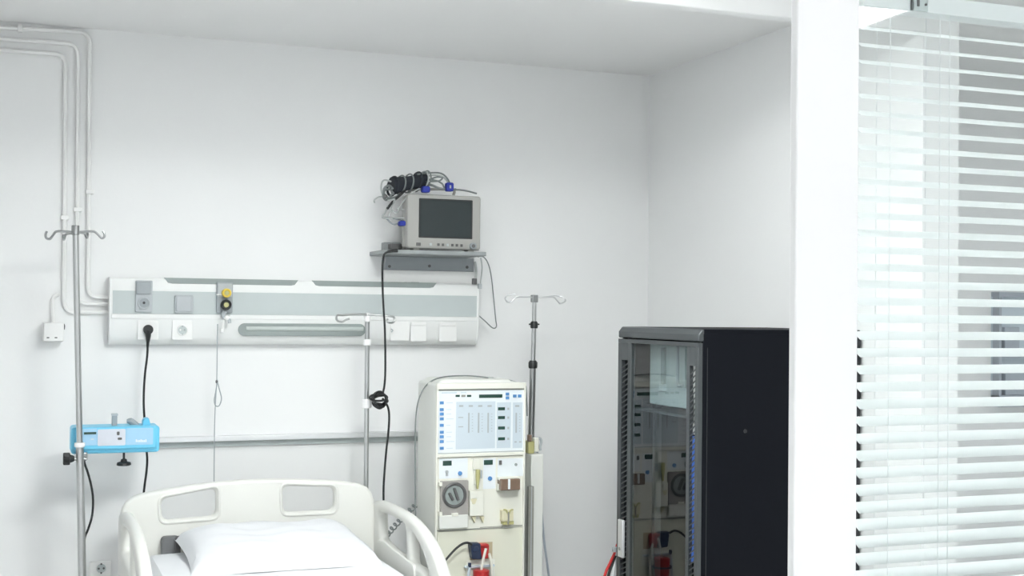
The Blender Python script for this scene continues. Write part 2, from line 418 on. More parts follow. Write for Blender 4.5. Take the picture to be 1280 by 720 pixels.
X0, X1, Z0, Z1 = rect(54, 403, 80, 427, 5.12)
t = thing('junction_box', 'small white square junction box on the wall left of the trunking', 'box', ((X0+X1)/2, 5.16, Z0))
MB().box(X0, X1, 5.125, WALL, Z0, Z1).build('box_body', M['pipe'], t, .003)
MB().box(X0+.002, X1-.002, 5.12, 5.125, Z0+.002, Z1-.002).build('cover', M['pipe'], t, .002)
for px in (60, 70): MB().bp(px-1.6, 421.4, px+1.6, 422.8, 5.119, 5.121).build('slot', M['button'], t)
MB().tube(pts_at([(79, 404), (80.5, 407), (80, 412)], 5.13), .0025).build('cable_end', M['button'], t)

# ---------------------------------------------------------------- bed head trunking
TY = 5.13
tx0, tx1 = at(136.5, 390, TY).x, at(599, 390, TY).x
zT, zS0, zS1, zM, zB = [at(368, y, TY).z for y in (350.5, 366.5, 394, 399, 431)]
tr = thing('bed_head_trunking', 'long white wall trunking unit with grey fascia strip above the bed', 'trunking', ((tx0+tx1)/2, 5.165, zB))
prof = [(WALL, zT), (TY+.006, zT), (TY, zT-.006), (TY, zM), (TY+.012, zB+.03), (TY+.03, zB+.004), (TY+.036, zB), (WALL, zB)]
MB().prism(prof, 'x', tx0+.004, tx1-.004).build('housing', M['plastic'], tr, .002)
for a, b in ((tx0, tx0+.006), (tx1-.006, tx1)):
    MB().prism([(WALL, zT+.001), (TY+.004, zT+.001), (TY-.003, zT-.006), (TY-.003, zM), (TY+.009, zB+.03), (TY+.028, zB+.002), (TY+.036, zB-.001), (WALL, zB-.001)], 'x', a, b).build('end_cap', M['plastic'], tr, .0015)
MB().box(tx0+.012, tx1-.012, TY-.002, TY+.002, zS0, zS1).build('fascia_strip', M['strip'], tr)
MB().box(tx0+.008, tx1-.008, TY-.003, TY+.002, zS1-.018, zS1-.001).build('cover_lip', M['plastic'], tr, .001)
for a, b, ya, yb in ((205, 373, 348.5, 355.5), (390, 546, 352.5, 359)):
    x0_, x1_ = at(a, 352, TY).x, at(b, 352, TY).x
    MB().prism([(x0_, zT+.001), (x1_, zT+.001), (x1_-.015, zT-.018), (x1_-.03, zT-.021), (x0_+.03, zT-.021), (x0_+.015, zT-.018)], 'y', TY-.0015, TY+.01).build('upper_light_cover', M['lens'], tr, .0008)
def slantY(z): return TY+.012*max(0, (zM-z)/(zM-zB-.03))
X0, X1, Z0, Z1 = rect(298, 404.5, 457, 420, TY)
rl = MB().rr(X0, X1, Z0, Z1, .03, TY-.0005, TY+.02, 7).build('reading_light_cover', M['lens'], tr, .001)
MB().tube([(X0+.03, TY+.004, (Z0+Z1)/2+.004), (X1-.01, TY+.004, (Z0+Z1)/2+.004)], .0105, 12, 0).build('light_tube', M['lens_light'], rl)
# grey double socket
d = MB().rrp(169.5, 350.5, 190.5, 390, 1.5, TY-.012, TY+.002).build('grey_socket', M['grey_light'], tr, .0015)
MB().rrp(170.5, 352, 189, 368, 1.5, TY-.02, TY-.012).build('flap', M['grey'], d, .002)
c = at(180, 379, TY-.013); MB().ring((c.x, TY-.013, c.z), .021, .0035).build('socket_ring', M['grey_light'], d)
MB().cyl((c.x, TY-.0122, c.z), (c.x, TY-.0125, c.z), .02, 20).build('socket_face', M['grey'], d)
MB().disc(180, 378.5, 1.7, TY-.016, TY-.012).build('socket_pin', M['black'], d)
MB().disc(176, 385.5, 2.3, TY-.014, TY-.011).build('socket_screw', M['grey'], d)
d = MB().rrp(218.5, 369, 241.5, 391.5, 2, TY-.014, TY).build('flap_socket', M['grey_light'], tr, .002)
MB().rrp(220.5, 370.5, 239.5, 389.5, 2, TY-.019, TY-.014).build('flap', M['grey_light'], d, .002)
# gas outlet
d = MB().rrp(271, 353, 291, 391, 1, TY-.016, TY).build('gas_outlet', M['grey'], tr, .0015)
MB().rrp(272.5, 354.5, 290, 371, 1, TY-.019, TY-.016).build('outlet_lid', M['grey_light'], d, .001)
MB().bp(270.5, 367.5, 277, 369, TY-.022, TY-.018).build('latch', M['plastic'], d)
def port(x, y, r1, ma, mb_, label):
    o = MB().disc(x, y, r1, TY-.04, TY-.016).build('gas_port', ma, d, .002); o['label'] = label
    cc = at(x, y, TY-.04); f = r1*.00316
    MB().ring((cc.x, TY-.041, cc.z), f*.75, f*.22).build('port_ring', ma, d)
    MB().disc(x, y, r1*.5, TY-.044, TY-.039).build('port_centre', mb_, d, .001)
port(283.6, 366.3, 5.8, M['yellow'], M['olive'], 'yellow vacuum port')
port(283, 381, 6.6, M['black'], M['olive'], 'black gas port with a yellow centre')
MB().tube(pts_at([(281, 389), (279, 394), (281, 397)], TY-.02), .008).build('valve_stem', M['grey_light'], d)
# white sockets and plates on the lower slope
SY = TY+.002
for a, b, ya, yb, kind in ((172, 198, 400.5, 425, 1), (215, 241, 400.5, 425, 1), (488, 512, 402, 426, 0), (513.5, 533, 403, 427, 2), (549, 571, 403.5, 427, 2)):
    dep = (.0055, .006, .013)[kind]
    o = MB().rrp(a, ya, b, yb, 1.5, SY-dep+.004, SY+.02).build('white_socket' if kind == 1 else 'cover_plate', M['plate'], tr, .002)
    if kind == 2: MB().rrp(a+.5, ya, b-.5, ya+4, 1.2, SY-dep, SY-dep+.008).build('flap_lip', M['plate'], o, .001)
    if kind == 1:
        cc = at((a+b)/2, (ya+yb)/2, SY-.004)
        MB().ring((cc.x, SY-.0045, cc.z), .019, .0024).build('socket_ring', M['plate'], o)
        MB().cyl((cc.x, SY-.0042, cc.z), (cc.x, SY-.003, cc.z), .0185, 20).build('socket_face', M['strip'], o)
        for q in (-1, 1): MB().cyl((cc.x+q*.008, SY-.006, cc.z+.001), (cc.x+q*.008, SY-.003, cc.z+.001), .0036, 10).build('socket_hole', M['plate' if q < 0 else 'grey'], o)
        for q in (-1, 1): MB().box(cc.x-.003, cc.x+.003, SY-.0065, SY-.003, cc.z+q*.0165-.003, cc.z+q*.0165+.003).build('earth_clip', M['grey'], o)
MB().tube(pts_at([(489, 411), (491, 413), (489, 415)], SY-.008), .0025).build('tab', M['grey_light'], tr)

# plug and cord going down to the pump
t = thing('power_cord', 'black power cord plugged into the left white socket, hanging down', 'cord', at(181, 612, 5.08))
c = at(185.3, 412, SY-.02)
pl = MB().cyl((c.x, SY-.03, c.z), (c.x, SY-.006, c.z), .0185, 20).build('plug', M['black'], t, .003)
MB().tube(pts_at([(185.2, 413), (185.2, 420), (184.8, 428), (184.5, 434)], SY-.022), [.012, .0105, .006, .0045]).build('plug_sleeve', M['black'], pl)
MB().tube(pts_at([(184.7, 428), (184, 445), (181.5, 465), (180, 485), (179.6, 505), (180.5, 522)], SY-.022), .0042).build('cable', M['black'], t)
MB().tube(pts_at([(180.5, 522), (181, 535)], SY-.022)+pts_at([(183, 560), (184, 575), (183, 590), (180, 613), (178, 640)], 5.0), .0042).build('cable', M['black'], t)

# pull cord with loop
t = thing('pull_cord', 'thin grey pull cord with a small loop hanging from the gas outlet', 'cord', at(268, 600, 5.08))
MB().tube(pts_at([(272, 405), (271.5, 430), (271, 474), (269.5, 500), (268.3, 530), (267.8, 570), (267.5, 606)], 5.08), .0018, 6).build('cord_line', M['grey'], t)
MB().tube(pts_at([(271, 474), (274, 486), (276.8, 498), (274, 507), (269.5, 507), (268, 500), (270, 488), (271.5, 478)], 5.075), .0022, 6).build('cord_loop', M['grey'], t)
c = at(271, 477, 5.077); MB().ball(c, .005, (1, 1, 1.6)).build('knot', M['button'], t)
t = thing('flow_valve', 'small clear plastic valve hanging under the gas outlet', 'valve', at(283, 417, 5.09))
MB().tube(pts_at([(281, 396), (285, 398), (288, 397)], 5.09), .009).build('valve_body', M['plate'], t)
MB().tube(pts_at([(286.5, 398), (287, 404)], 5.088), .007).build('valve_knob', M['grey_light'], t)
MB().tube(pts_at([(279, 400), (278.5, 411)], 5.088), .005).build('valve_tube', M['plate'], t)
MB().bp(276, 411, 280, 416, 5.08, 5.1).build('valve_foot', M['white'], t, .002)

# wall rail
rx0, rx1 = at(135, 556, 5.17).x, at(560, 548, 5.17).x
z1, z0 = at(350, 543.2, 5.17).z, at(350, 556.5, 5.17).z
t = thing('equipment_rail', 'horizontal aluminium equipment rail on the wall behind the bed', 'rail', ((rx0+rx1)/2, 5.185, z0))
zm = z0+(z1-z0)*.52
MB().box(rx0, rx1, 5.16, 5.172, zm, z1).box(rx0, rx1, 5.172, WALL, z1-.006, z1).box(rx0, rx1, 5.172, WALL, zm, zm+.006).build('rail_bar', M['alu'], t, .002)
MB().box(rx0, rx1, 5.188, WALL, z0, zm-.001).build('rail_shade_strip', M['strip'], t)  # grey colour stands in for the shade on the rail's lower half

# wall socket low on the left
X0, X1, Z0, Z1 = rect(112, 702, 139, 721, 5.185)
t = thing('wall_socket', 'white double wall socket low on the wall left of the bed', 'socket', ((X0+X1)/2, 5.19, Z0))
MB().rr(X0, X1, Z0, Z1, .006, 5.187, WALL).build('socket_plate', M['plate'], t, .002)
c = at(126.5, 710.5, 5.187)
MB().ring((c.x, 5.187, c.z), .019, .0022).build('socket_ring', M['plate'], t)
MB().cyl((c.x, 5.1868, c.z), (c.x, 5.186, c.z), .0185, 20).build('socket_face', M['strip'], t)
for q in (-1, 1): MB().cyl((c.x+q*.009, 5.184, c.z), (c.x+q*.009, 5.187, c.z), .004, 10).build('socket_hole', M['button'], t)
for q in (-1, 1): MB().box(c.x-.003, c.x+.003, 5.183, 5.187, c.z+q*.017-.003, c.z+q*.017+.003).build('earth_clip', M['button'], t)
# ---------------------------------------------------------------- monitor shelf and monitor
MY = 4.93
X0, X1, _, zs1 = rect(484, 316, 608, 322, MY); _, _, zs0, _ = rect(484, 316, 608, 320.5, MY)
zs1 = at(548, 313.2, MY).z; zs0 = at(548, 318.6, MY).z
t = thing('monitor_shelf', 'grey metal wall bracket shelf carrying the patient monitor', 'shelf', ((X0+X1)/2, 5.06, zs0-.06))
MB().box(X0, X1, MY, WALL, zs0, zs1).build('shelf_board', M['shelf'], t, .003)
a0, a1, b0, b1 = rect(481.5, 319, 592.5, 338.5, 5.165)
fp = MB().box(a0, a1, 5.165, WALL, b0, zs0).build('bracket_plate', M['grey'], t, .002)
for px, py in ((487, 333), (537, 332.5), (584, 334)): MB().disc(px, py, 1.8, 5.162, 5.167, 10).build('screw', M['button'], fp)
a0, a1, b0, b1 = rect(480.5, 303, 501, 318, 5.15)
MB().box(a0, a1, 5.15, WALL, zs1, b1).build('back_stop', M['shelf'], t, .002)
MB().bp(489, 304.5, 503, 311, 5.1, 5.15).build('latch_block', M['button'], t, .002)
a0, a1, b0, b1 = rect(480.5, 338, 594, 357, 5.16)
t2 = thing('mounting_box', 'plain white mounting box between the monitor shelf and the trunking', 'box', ((a0+a1)/2, 5.18, b0))
MB().box(a0, a1, 5.16, WALL, at(537, 355.5, 5.16).z, at(537, 338.5, 5.16).z).build('box_body', M['plate'], t2, .002)
for pa, pb in ((505.5, 508.5), (514, 524)): MB().bp(pa, 352.6, pb, 354.6, 5.1585, 5.161).build('printed_mark', M['grey_light'], t2)
MB().tube(pts_at([(593.5, 327), (595, 338), (594.5, 350)], 5.12), .006).build('side_cable', M['lead_pale'], t2)
MB().bp(591.5, 348, 596.5, 355.5, 5.11, 5.13).build('connector', M['button'], t2, .002)

DY = 4.975
a0, a1, b0, b1 = rect(509, 241, 601, 315, DY)
b0 = zs1+.002; b1 = at(555, 243.5, DY).z
mon = thing('patient_monitor', 'beige bedside patient monitor with a dark blank screen on the shelf', 'monitor', ((a0+a1)/2, 5.05, zs1))
MB().rr(a0, a1, b0+.006, b1, .012, DY, DY+.035).build('front_bezel', M['beige'], mon, .006)
MB().rr(a0-.004, a1-.008, b0+.008, b1-.006, .012, DY+.036, DY+.065).build('housing', M['beige'], mon, .006)
MB().rr(a0+.055, a1-.04, b0+.02, b1-.03, .012, DY+.065, DY+.17).build('rear_housing', M['beige'], mon, .008)
for q in (a0+.03, a1-.05): MB().box(q, q+.025, DY+.01, DY+.06, zs1, b0+.01).build('foot', M['beige'], mon)
s0, s1, w0, w1 = rect(523.5, 249, 590.5, 298, DY)
scr = MB().rr(s0, s1, w0, w1, .003, DY-.0015, DY+.004).build('screen_surround', M['black'], mon)
MB().rr(s0+.006, s1-.006, w0+.006, w1-.006, .002, DY-.0025, DY).build('screen', M['screen'], mon)
MB().bp(520.5, 303.2, 526, 307, DY-.003, DY+.002).build('power_key', M['button'], mon, .0006)
for px, py, m_ in ((538.5, 305.4, 'strip'), (548.3, 305.8, 'button'), (554, 306, 'button'), (559.7, 306.2, 'strip'), (565.7, 306.4, 'button'), (571.3, 306.6, 'button'), (577.2, 306.9, 'button')):
    MB().bp(px-1.4, py-1.6, px+1.4, py+1.6, DY-.003, DY+.002).build('key', M[m_], mon, .0005)
k = MB().disc(592, 307.5, 4.1, DY-.014, DY+.002, 20).build('selector_knob', M['grey'], mon, .002)
MB().disc(592, 307.5, 2.2, DY-.016, DY-.012, 14).build('knob_cap', M['button'], k)
MB().bp(504.5, 289, 507.5, 311, DY+.05, DY+.062).build('side_slot', M['groove'], mon)
MB().tube(pts_at([(514, 243), (513, 237.5), (540, 236.5), (566, 237.5), (567, 244)], DY+.06), .006).build('carry_handle', M['beige'], mon)

# cuff and leads piled on the monitor
CY = 5.02
t = thing('pressure_cuff', 'rolled black blood pressure cuff lying on top of the monitor', 'cuff', at(511, 245, CY))
A, B = at(490, 233, CY), at(533, 225, CY)
mb = MB(); axis = (B-A).normalized(); side = axis.cross(Vector((0, 1, 0))).normalized()
prof = []
for i in range(40):
    q = 2*math.pi*i/40
    prof.append((1+.05*math.sin(5*q), q))
rings = []
for i in range(15):
    u = i/14; p = A.lerp(B, u); w = .031*(1+.06*math.sin(9*u)+ (.12 if i in (0, 1) else 0)-.12*u)
    rings.append([mb.bm.verts.new(p+side*math.sin(q)*w*r+Vector((0, 1, 0))*math.cos(q)*w*1.2*r) for r, q in prof])
for a, b in zip(rings, rings[1:]):
    for j in range(40): mb.bm.faces.new((a[j], a[(j+1) % 40], b[(j+1) % 40], b[j]))
mb.bm.faces.new(rings[0]); mb.bm.faces.new(rings[-1])
mb.build('cuff_roll', M['cuff'], t)
for u, m_ in ((.02, 'cuff'), (.24, 'lead'), (.47, 'lead'), (.72, 'cuff'), (.9, 'lead_pale'), (.97, 'lead')):
    p = A.lerp(B, u); mb = MB(); pp = []
    for j in range(20):
        q = 2*math.pi*j/20; pp.append(p+axis*(.012*math.sin(q)-.01*math.cos(q))+side*math.sin(q)*.036+Vector((0, 1, 0))*math.cos(q)*.043)
    mb.tube(pp, .0032 if m_ != 'cuff' else .005, 6, 0, True).build('strap' if m_ == 'cuff' else 'wrapped_lead', M[m_], t)
t = thing('monitor_lead_bundle', 'tangle of grey monitor leads with blue plugs hanging over the monitor', 'cables', at(500, 283, CY))
def lead(L, r=.0036, m_='lead', Y=CY-.03, name='lead'):
    P = []
    for i, q in enumerate(L): P.append(at(q[0], q[1], Y+(q[2] if len(q) > 2 else .012*math.sin(i*2.1))))
    return MB().tube(P, r, 7, 4).build(name, M[m_], t)
lead([(522, 218), (540, 216), (552, 217), (559, 223), (563, 231)])
lead([(526, 222), (541, 219), (551, 220), (557, 224), (561, 230)], m_='lead_pale')
lead([(532, 227), (545, 221.5), (553, 222), (549, 226), (538, 227)])
lead([(534, 224), (546, 226), (553, 230), (558, 236), (580, 238), (596, 242)], m_='lead')
lead([(533, 229), (541, 232), (552, 236), (570, 237)], .005, 'lead')
lead([(497, 262), (505, 251), (514, 242), (524, 236), (533, 235)], .0036, 'lead_pale')
lead([(484, 261), (492, 251), (500, 244), (506, 238)], .0055, 'black')
lead([(485, 258), (481, 266), (478, 272), (490, 273), (505, 272.5)], .0036, 'lead_pale')
lead([(478, 272), (486, 272.5), (496, 274), (505, 276)], .0032, 'lead')
lead([(484, 274), (489, 279), (494, 280.5), (500, 278.5), (503, 279)], .0036, 'grey')
lead([(500, 244), (488, 248), (481, 244), (480, 236), (486, 232), (491, 236)], .005, 'lead')
lead([(492, 240), (484, 250), (479, 246), (481, 238), (488, 237), (492, 243)], .0045, 'lead')
lead([(489, 227), (481, 225), (477, 229), (477, 240), (483, 250), (494, 249)], .0036, 'lead_pale')
lead([(483, 246), (474, 246), (468, 250), (468, 253)], .0032, 'lead_pale')
lead([(494, 250), (490, 256), (488, 263), (486, 270)], .0036, 'lead_pale')
lead([(505, 262), (500, 262), (495, 266), (489, 262)], .003, 'lead_pale')
c = at(481.5, 245.5, CY-.045); MB().ball(c, .009).build('clip', M['button'], t)
for (x0_, y0_, x1_, y1_, r_) in ((558.5, 228, 567.5, 239, 2), (528.5, 232.5, 538, 240.5, 2), (499.5, 276, 507.5, 282.5, 2)):
    o = MB().rrp(x0_, y0_, x1_, y1_, r_, CY-.065, CY-.035).build('plug', M['blue'], t, .004); o['label'] = 'royal blue lead plug'
c = at(563, 233.5, CY-.066); MB().box(c.x-.003, c.x+.003, c.y-.002, c.y+.002, c.z-.006, c.z+.006).build('plug_mark', M['lead_pale'], t)

# mains cord of the monitor, coiled on the middle pole
t = thing('monitor_power_cord', 'long black cord from the monitor shelf, coiled against the middle drip pole', 'cord', at(481, 670, 4.93))
MB().tube(pts_at([(497, 313), (490, 313.4), (484, 315)], 4.925), [.007, .0065, .0045]).build('cord_sleeve', M['black'], t)
KY = 4.92
MB().tube(pts_at([(490, 313.4), (484, 315), (479.5, 320), (478, 335), (478.3, 360), (479.5, 385), (481, 410), (481.6, 440), (481.6, 465), (480.5, 482), (478.5, 492)], KY), .0042).build('cord_run', M['black'], t)
MB().tube(pts_at([(478, 498), (482, 503), (485.5, 511), (486.5, 522), (485.5, 540), (483, 562), (481, 585), (479.5, 610), (479.6, 640), (480.6, 662), (482, 690), (483, 720)], KY), .0042).build('cord_run', M['black'], t)
L = []
for i in range(34):
    q = i/34*2*math.pi*4.3; w = i/34
    L.append(at(474.5+9*math.cos(q)*(1-.2*math.sin(i*1.7)), 500+10.5*math.sin(q)*(.72+.3*math.sin(i*.9)), KY-.012+.024*math.sin(i*2.3)))
MB().tube(L, .0042, 7, 4).build('cord_coil', M['black'], t)
L = [at(473+11*math.cos(q/9*6.283), 497+4.2*math.sin(q/9*6.283), KY-.022) for q in range(9)]
MB().tube(L, .0044, 7, 3, True).build('cord_tie', M['black'], t)
t = thing('thin_cable', 'thin grey cable looping down the wall right of the trunking', 'cable', at(620, 411, 5.15))
MB().tube(pts_at([(597, 321), (604, 321), (610, 329), (614, 345), (617, 372), (619.5, 398), (620.5, 408), (616, 410), (607, 402), (599, 395)], 5.13), .0024, 6, 5).build('cable_line', M['lead'], t)
MB().tube(pts_at([(601, 322), (602.5, 335), (601, 350), (600.5, 357)], 5.12), .003, 6).build('cable_line', M['lead_pale'], t)
MB().bp(598.5, 354.5, 602.5, 361, 5.11, 5.125).build('plug', M['grey_light'], t, .002)

# ---------------------------------------------------------------- drip stands
def castor_base(t, x, y):
    for k in range(5):
        q = 2*math.pi*k/5+.3; e = Vector((x+.27*math.cos(q), y+.2*math.sin(q), .075))
        MB().tube([(x, y, .11), (x+.13*math.cos(q), y+.1*math.sin(q), .1), e], .014, 8).build('base_leg', M['steel'], t)
        MB().cyl(e-Vector((.01, 0, .04)), e+Vector((.01, 0, -.04)), .034, 14).build('castor', M['black'], t)
def hook(t, pts, r, m): return MB().tube(pts, r, 8, 5).build('hook', m, t)
Y1 = 4.82
pt, pj, pb = at(94.3, 286, Y1), at(100.6, 556, Y1), at(102.5, 700, Y1)
dr = (pb-pt)/(pb.z-pt.z); foot = pt+dr*(.1-pt.z)
t = thing('drip_pole', 'tall steel drip pole left of the bed, carrying the blue pump', 'drip stand', (foot.x, foot.y, 0), 'drip poles')
MB().cyl(pt+dr*(pj.z-pt.z-.05), pt, .0105, 16).build('upper_pole', M['steel'], t)
MB().cyl(foot, pt+dr*(pj.z-pt.z), .0135, 16).build('lower_pole', M['steel'], t)
pp = pt+dr*(pj.z-pt.z); MB().cyl(pp-Vector((0, 0, .008)), pp+Vector((0, 0, .008)), .0185, 18).build('collar', M['white'], t, .003)
MB().cyl(pt-Vector((0, 0, .022)), pt+Vector((0, 0, .012)), .0135, 14).build('top_cap', M['steel_dark'], t, .002)
def hk(L, dy): return [at(x, y, Y1+d) for (x, y), d in zip(L, dy)]
hook(t, hk([(93, 290.5), (84, 289.5), (71, 289.3), (67, 293), (62.5, 298.5), (57.8, 297.5), (57, 293), (58.5, 289)], [0]*8), .0042, M['steel_dark'])
hook(t, hk([(95, 290.5), (106, 289.5), (117, 289.3), (122, 292.5), (127, 297.5), (130.5, 296), (130.5, 292), (128.5, 288.8)], [0]*8), .0042, M['steel_dark'])
hook(t, hk([(93, 291.5), (86, 292), (82, 293.5), (80, 299.5), (79.3, 297), (79.4, 293)], [0, -.05, -.1, -.13, -.16, -.165]), .0042, M['steel_dark'])
hook(t, hk([(95, 290.8), (101, 291), (105.5, 292), (108.5, 297), (110, 294), (109, 288)], [0, .06, .12, .15, .18, .185]), .0042, M['steel_dark'])
castor_base(t, foot.x, foot.y)

Y3 = 4.96
pt, pb = at(459.3, 394, Y3), at(458, 606, Y3)
t = thing('bed_drip_pole', 'thin drip pole behind the headboard with two curled hooks', 'drip stand', (pb.x, Y3, .55), 'drip poles')
MB().cyl((pb.x, Y3, .55), pt, .0095, 14).build('pole', M['steel'], t)
for py, r_, h_ in ((398.5, .013, .012), (428, .0145, .013), (504.5, .019, .018)):
    c = pt.lerp(pb, (py-394)/212); MB().cyl(c-Vector((0, 0, h_)), c+Vector((0, 0, h_)), r_, 16).build('collar', M['white'], t, .003)
MB().ball(pt+Vector((0, 0, .003)), .011, (1, 1, .6)).build('top_cap', M['white'], t)
q3 = lambda L, dy: [at(x, y, Y3-d) for (x, y), d in zip(L, dy)]
hook(t, q3([(458, 393), (444, 392.8), (428, 394), (422, 394), (420.5, 398), (422.5, 401.5), (428, 402.3), (432, 400), (437, 398.3)], [.01, .02, .03, .04, .045, .06, .075, .08, .085]), .0042, M['steel'])
hook(t, q3([(460, 393), (472, 393.8), (486, 395), (492, 396), (493.4, 399.5), (491.5, 403), (486, 403.3), (483.5, 401), (484.5, 399)], [.01, .02, .025, .02, .02, .025, .03, .03, .025]), .0042, M['steel'])

Y2 = 4.76
pt, pk1, pk2, pb = at(668, 368.5, Y2), at(667.6, 406, Y2), at(666.2, 455.5, Y2), at(663.5, 566, Y2)
t = thing('machine_drip_pole', 'telescopic drip pole with black clamps fixed to the dialysis machine', 'drip stand', (pb.x, Y2, pb.z), 'drip poles')
MB().cyl(pk1, pt, .0085, 14).build('pole_section', M['steel'], t)
MB().cyl(pk2, pk1, .0095, 14).build('pole_section', M['steel'], t)
MB().cyl(pb-Vector((0, 0, .02)), pk2, .0125, 14).build('pole_section', M['steel_dark'], t)
c = pt; MB().box(c.x-.012, c.x+.012, Y2-.012, Y2+.012, c.z-.03, c.z).build('hook_block', M['steel_dark'], t, .003)
for c, r_, h_ in ((pk1, .015, .014), (pk2, .018, .0155)):
    MB().tube([c-Vector((0, 0, h_)), c-Vector((0, 0, h_*.6)), c+Vector((0, 0, h_*.5)), c+Vector((0, 0, h_))], [r_*.9, r_, r_, r_*.7], 16, 0).build('clamp', M['black'], t)
    if c is pk1: MB().cyl(c+Vector((-.022, 0, .002)), c+Vector((.022, 0, .002)), .003, 8).build('clamp_pin', M['black'], t)
q2 = lambda L, dy: [at(x, y, Y2-d) for (x, y), d in zip(L, dy)]
hook(t, q2([(667, 371.5), (656, 371.5), (646, 371.5), (641, 375), (637.5, 378.2), (633, 376.5), (631.5, 372.5), (634, 369.5), (644, 367.8)], [0, .02, .03, .03, .03, .04, .06, .08, .1]), .003, M['alu'])
hook(t, q2([(669, 371.5), (680, 371.5), (692, 371.5), (696, 375), (700.5, 379.5), (706.5, 377), (706.5, 374)], [0, -.02, -.03, -.03, -.04, -.05, -.06]), .003, M['alu'])
hook(t, q2([(669, 371.8), (681, 371), (692.5, 369.5), (699, 370.3), (704, 371.6)], [0, .03, .06, .09, .1]), .003, M['alu'])

# ---------------------------------------------------------------- blue pump on the left pole
UY = 4.85
t = thing('infusion_pump', 'sky blue infusion pump clamped to the left drip pole', 'pump', at(145, 568, UY+.05))
MB().rrp(89, 533.5, 199.5, 566.5, 4, UY, UY+.13).build('housing', M['cyan'], t, .008)
MB().rrp(95, 534, 196, 562, 3, UY-.012, UY+.01).build('front_frame', M['cyan'], t, .006)
MB().rrp(96.5, 536, 121.5, 557, 1.5, UY-.0145, UY-.01).build('display_label', M['skypanel'], t)
MB().rrp(122, 536.5, 157, 557, 1.5, UY-.0145, UY-.01).build('keypad', M['keypad'], t)
MB().rrp(157.5, 535, 191.5, 556, 1.5, UY-.0145, UY-.01).build('side_label', M['skypanel'], t)
MB().bp(105, 540.2, 120.3, 543, UY-.017, UY-.013).build('display', M['lcd'], t)
for i in range(3):
    for j in range(4): MB().rrp(125+j*5, 540+i*5.3, 128.6+j*5, 543.6+i*5.3, 1, UY-.0155, UY-.013, 2).build('key', M['keypad'], t)
MB().rrp(146, 539.5, 149.5, 544, 1, UY-.017, UY-.013, 3).build('key', M['button'], t)
MB().rrp(147.2, 547, 152.5, 549.8, 1, UY-.017, UY-.013, 3).build('key', M['button'], t)
MB().rrp(113.5, 548.2, 117.5, 550, .8, UY-.0165, UY-.013, 3).build('key', M['inset'], t)
for i in range(7):                                          # the pale printed name, too small to read
    xx = 169.6+i*2.0; MB().bp(xx, 549.2+(.9 if i in (1, 2, 4, 5) else 0), xx+1.5, 552.6, UY-.0155, UY-.014).build('printed_letter', M['panel'], t)
MB().bp(140.2, 519.5, 146.5, 534, UY+.05, UY+.08).build('handle_post', M['grey'], t, .003)
MB().bp(139.8, 517.2, 147.6, 520, UY+.048, UY+.082).build('handle_cap', M['grey_light'], t, .002)
MB().tube(pts_at([(158.5, 526.5), (163, 526.5), (167, 529), (171, 531), (173, 534)], UY+.07), [.007, .012, .012, .008, .006]).build('syringe_lever', M['grey'], t)
MB().prism([(at(x, y, UY+.03).x, at(x, y, UY+.03).z) for x, y in ((178, 534), (179, 526), (181, 523), (186, 522.5), (187.5, 527), (188.5, 534))], 'y', UY+.03, UY+.08).build('mains_inlet', M['cyan'], t, .003)
c = at(86, 573, Y1)
MB().tube(pts_at([(108, 574), (98, 573.8), (90, 573.6)], Y1), .006).build('clamp_screw', M['steel_dark'], t)
mb = MB(); rk = []
cK = at(86, 573.5, Y1)
for i in range(24):
    q = 2*math.pi*i/24; w = .021+.0035*math.cos(6*q); rk.append((Y1+w*math.cos(q), cK.z+w*math.sin(q)))
mb.prism(rk, 'x', cK.x-.019, cK.x+.004); mb.tube([(cK.x, Y1, cK.z), (cK.x+.014, Y1, cK.z), (cK.x+.02, Y1, cK.z)], [.016, .012, .008], 14, 0)
mb.build('clamp_knob', M['black'], t, .003)
c = at(98, 571, Y1+.03); MB().box(c.x-.006, c.x+.03, Y1+.014, UY+.02, c.z-.012, c.z+.016).build('clamp_jaw', M['steel_dark'], t, .003)
c0, c1 = at(154.8, 566, UY+.05), at(154.8, 582, UY+.05)
MB().tube([c0, c0.lerp(c1, .45), c0.lerp(c1, .5), c0.lerp(c1, .68), c0.lerp(c1, .75), c0.lerp(c1, .95), c1], [.004, .004, .01, .012, .024, .026, .02], 16, 0).build('lower_knob', M['black'], t)
t = thing('pump_cable', 'black cable hanging in a bow behind the left drip pole', 'cable', at(103, 675, 4.9))
MB().tube(pts_at([(103, 566), (106, 580), (109.5, 590), (114, 607), (116.3, 625), (115, 645), (110, 662), (106, 672), (104, 690), (105, 720)], 4.87), .004).build('cable_line', M['black'], t)
# ---------------------------------------------------------------- dialysis machine
GY = 4.62
gx0, gx1 = at(545, 580, GY).x, at(656.5, 580, GY).x
gz1, gz0 = at(600, 479, GY).z, .16
mc = thing('dialysis_machine', 'tall cream dialysis machine with a blue buttoned control panel beside the bed', 'machine', ((gx0+gx1)/2, GY+.15, 0))
MB().rr(gx0, gx1, gz0, gz1, .012, GY+.012, GY+.24).build('cabinet', M['creamside'], mc, .008)
MB().rr(gx0+.02, gx1-.03, gz0, gz1+.012, .03, GY+.05, GY+.26).build('rear_cabinet', M['creamside'], mc, .012)
mb = MB()
for a in ((gx0, gx0+.007, gz0, gz1), (gx1-.007, gx1, gz0, gz1), (gx0+.007, gx1-.007, gz1-.022, gz1), (gx0+.007, gx1-.007, at(600, 570.5, GY).z, at(600, 566.5, GY).z)):
    mb.box(a[0], a[1], GY-.002, GY+.014, a[2], a[3])
mb.build('front_frame', M['cream'], mc, .002)
for q in (-.13, .13):
    for w in (.04, .26): MB().cyl(((gx0+gx1)/2+q-.012, GY+w, .05), ((gx0+gx1)/2+q+.012, GY+w, .05), .05, 16).build('castor', M['black'], mc)
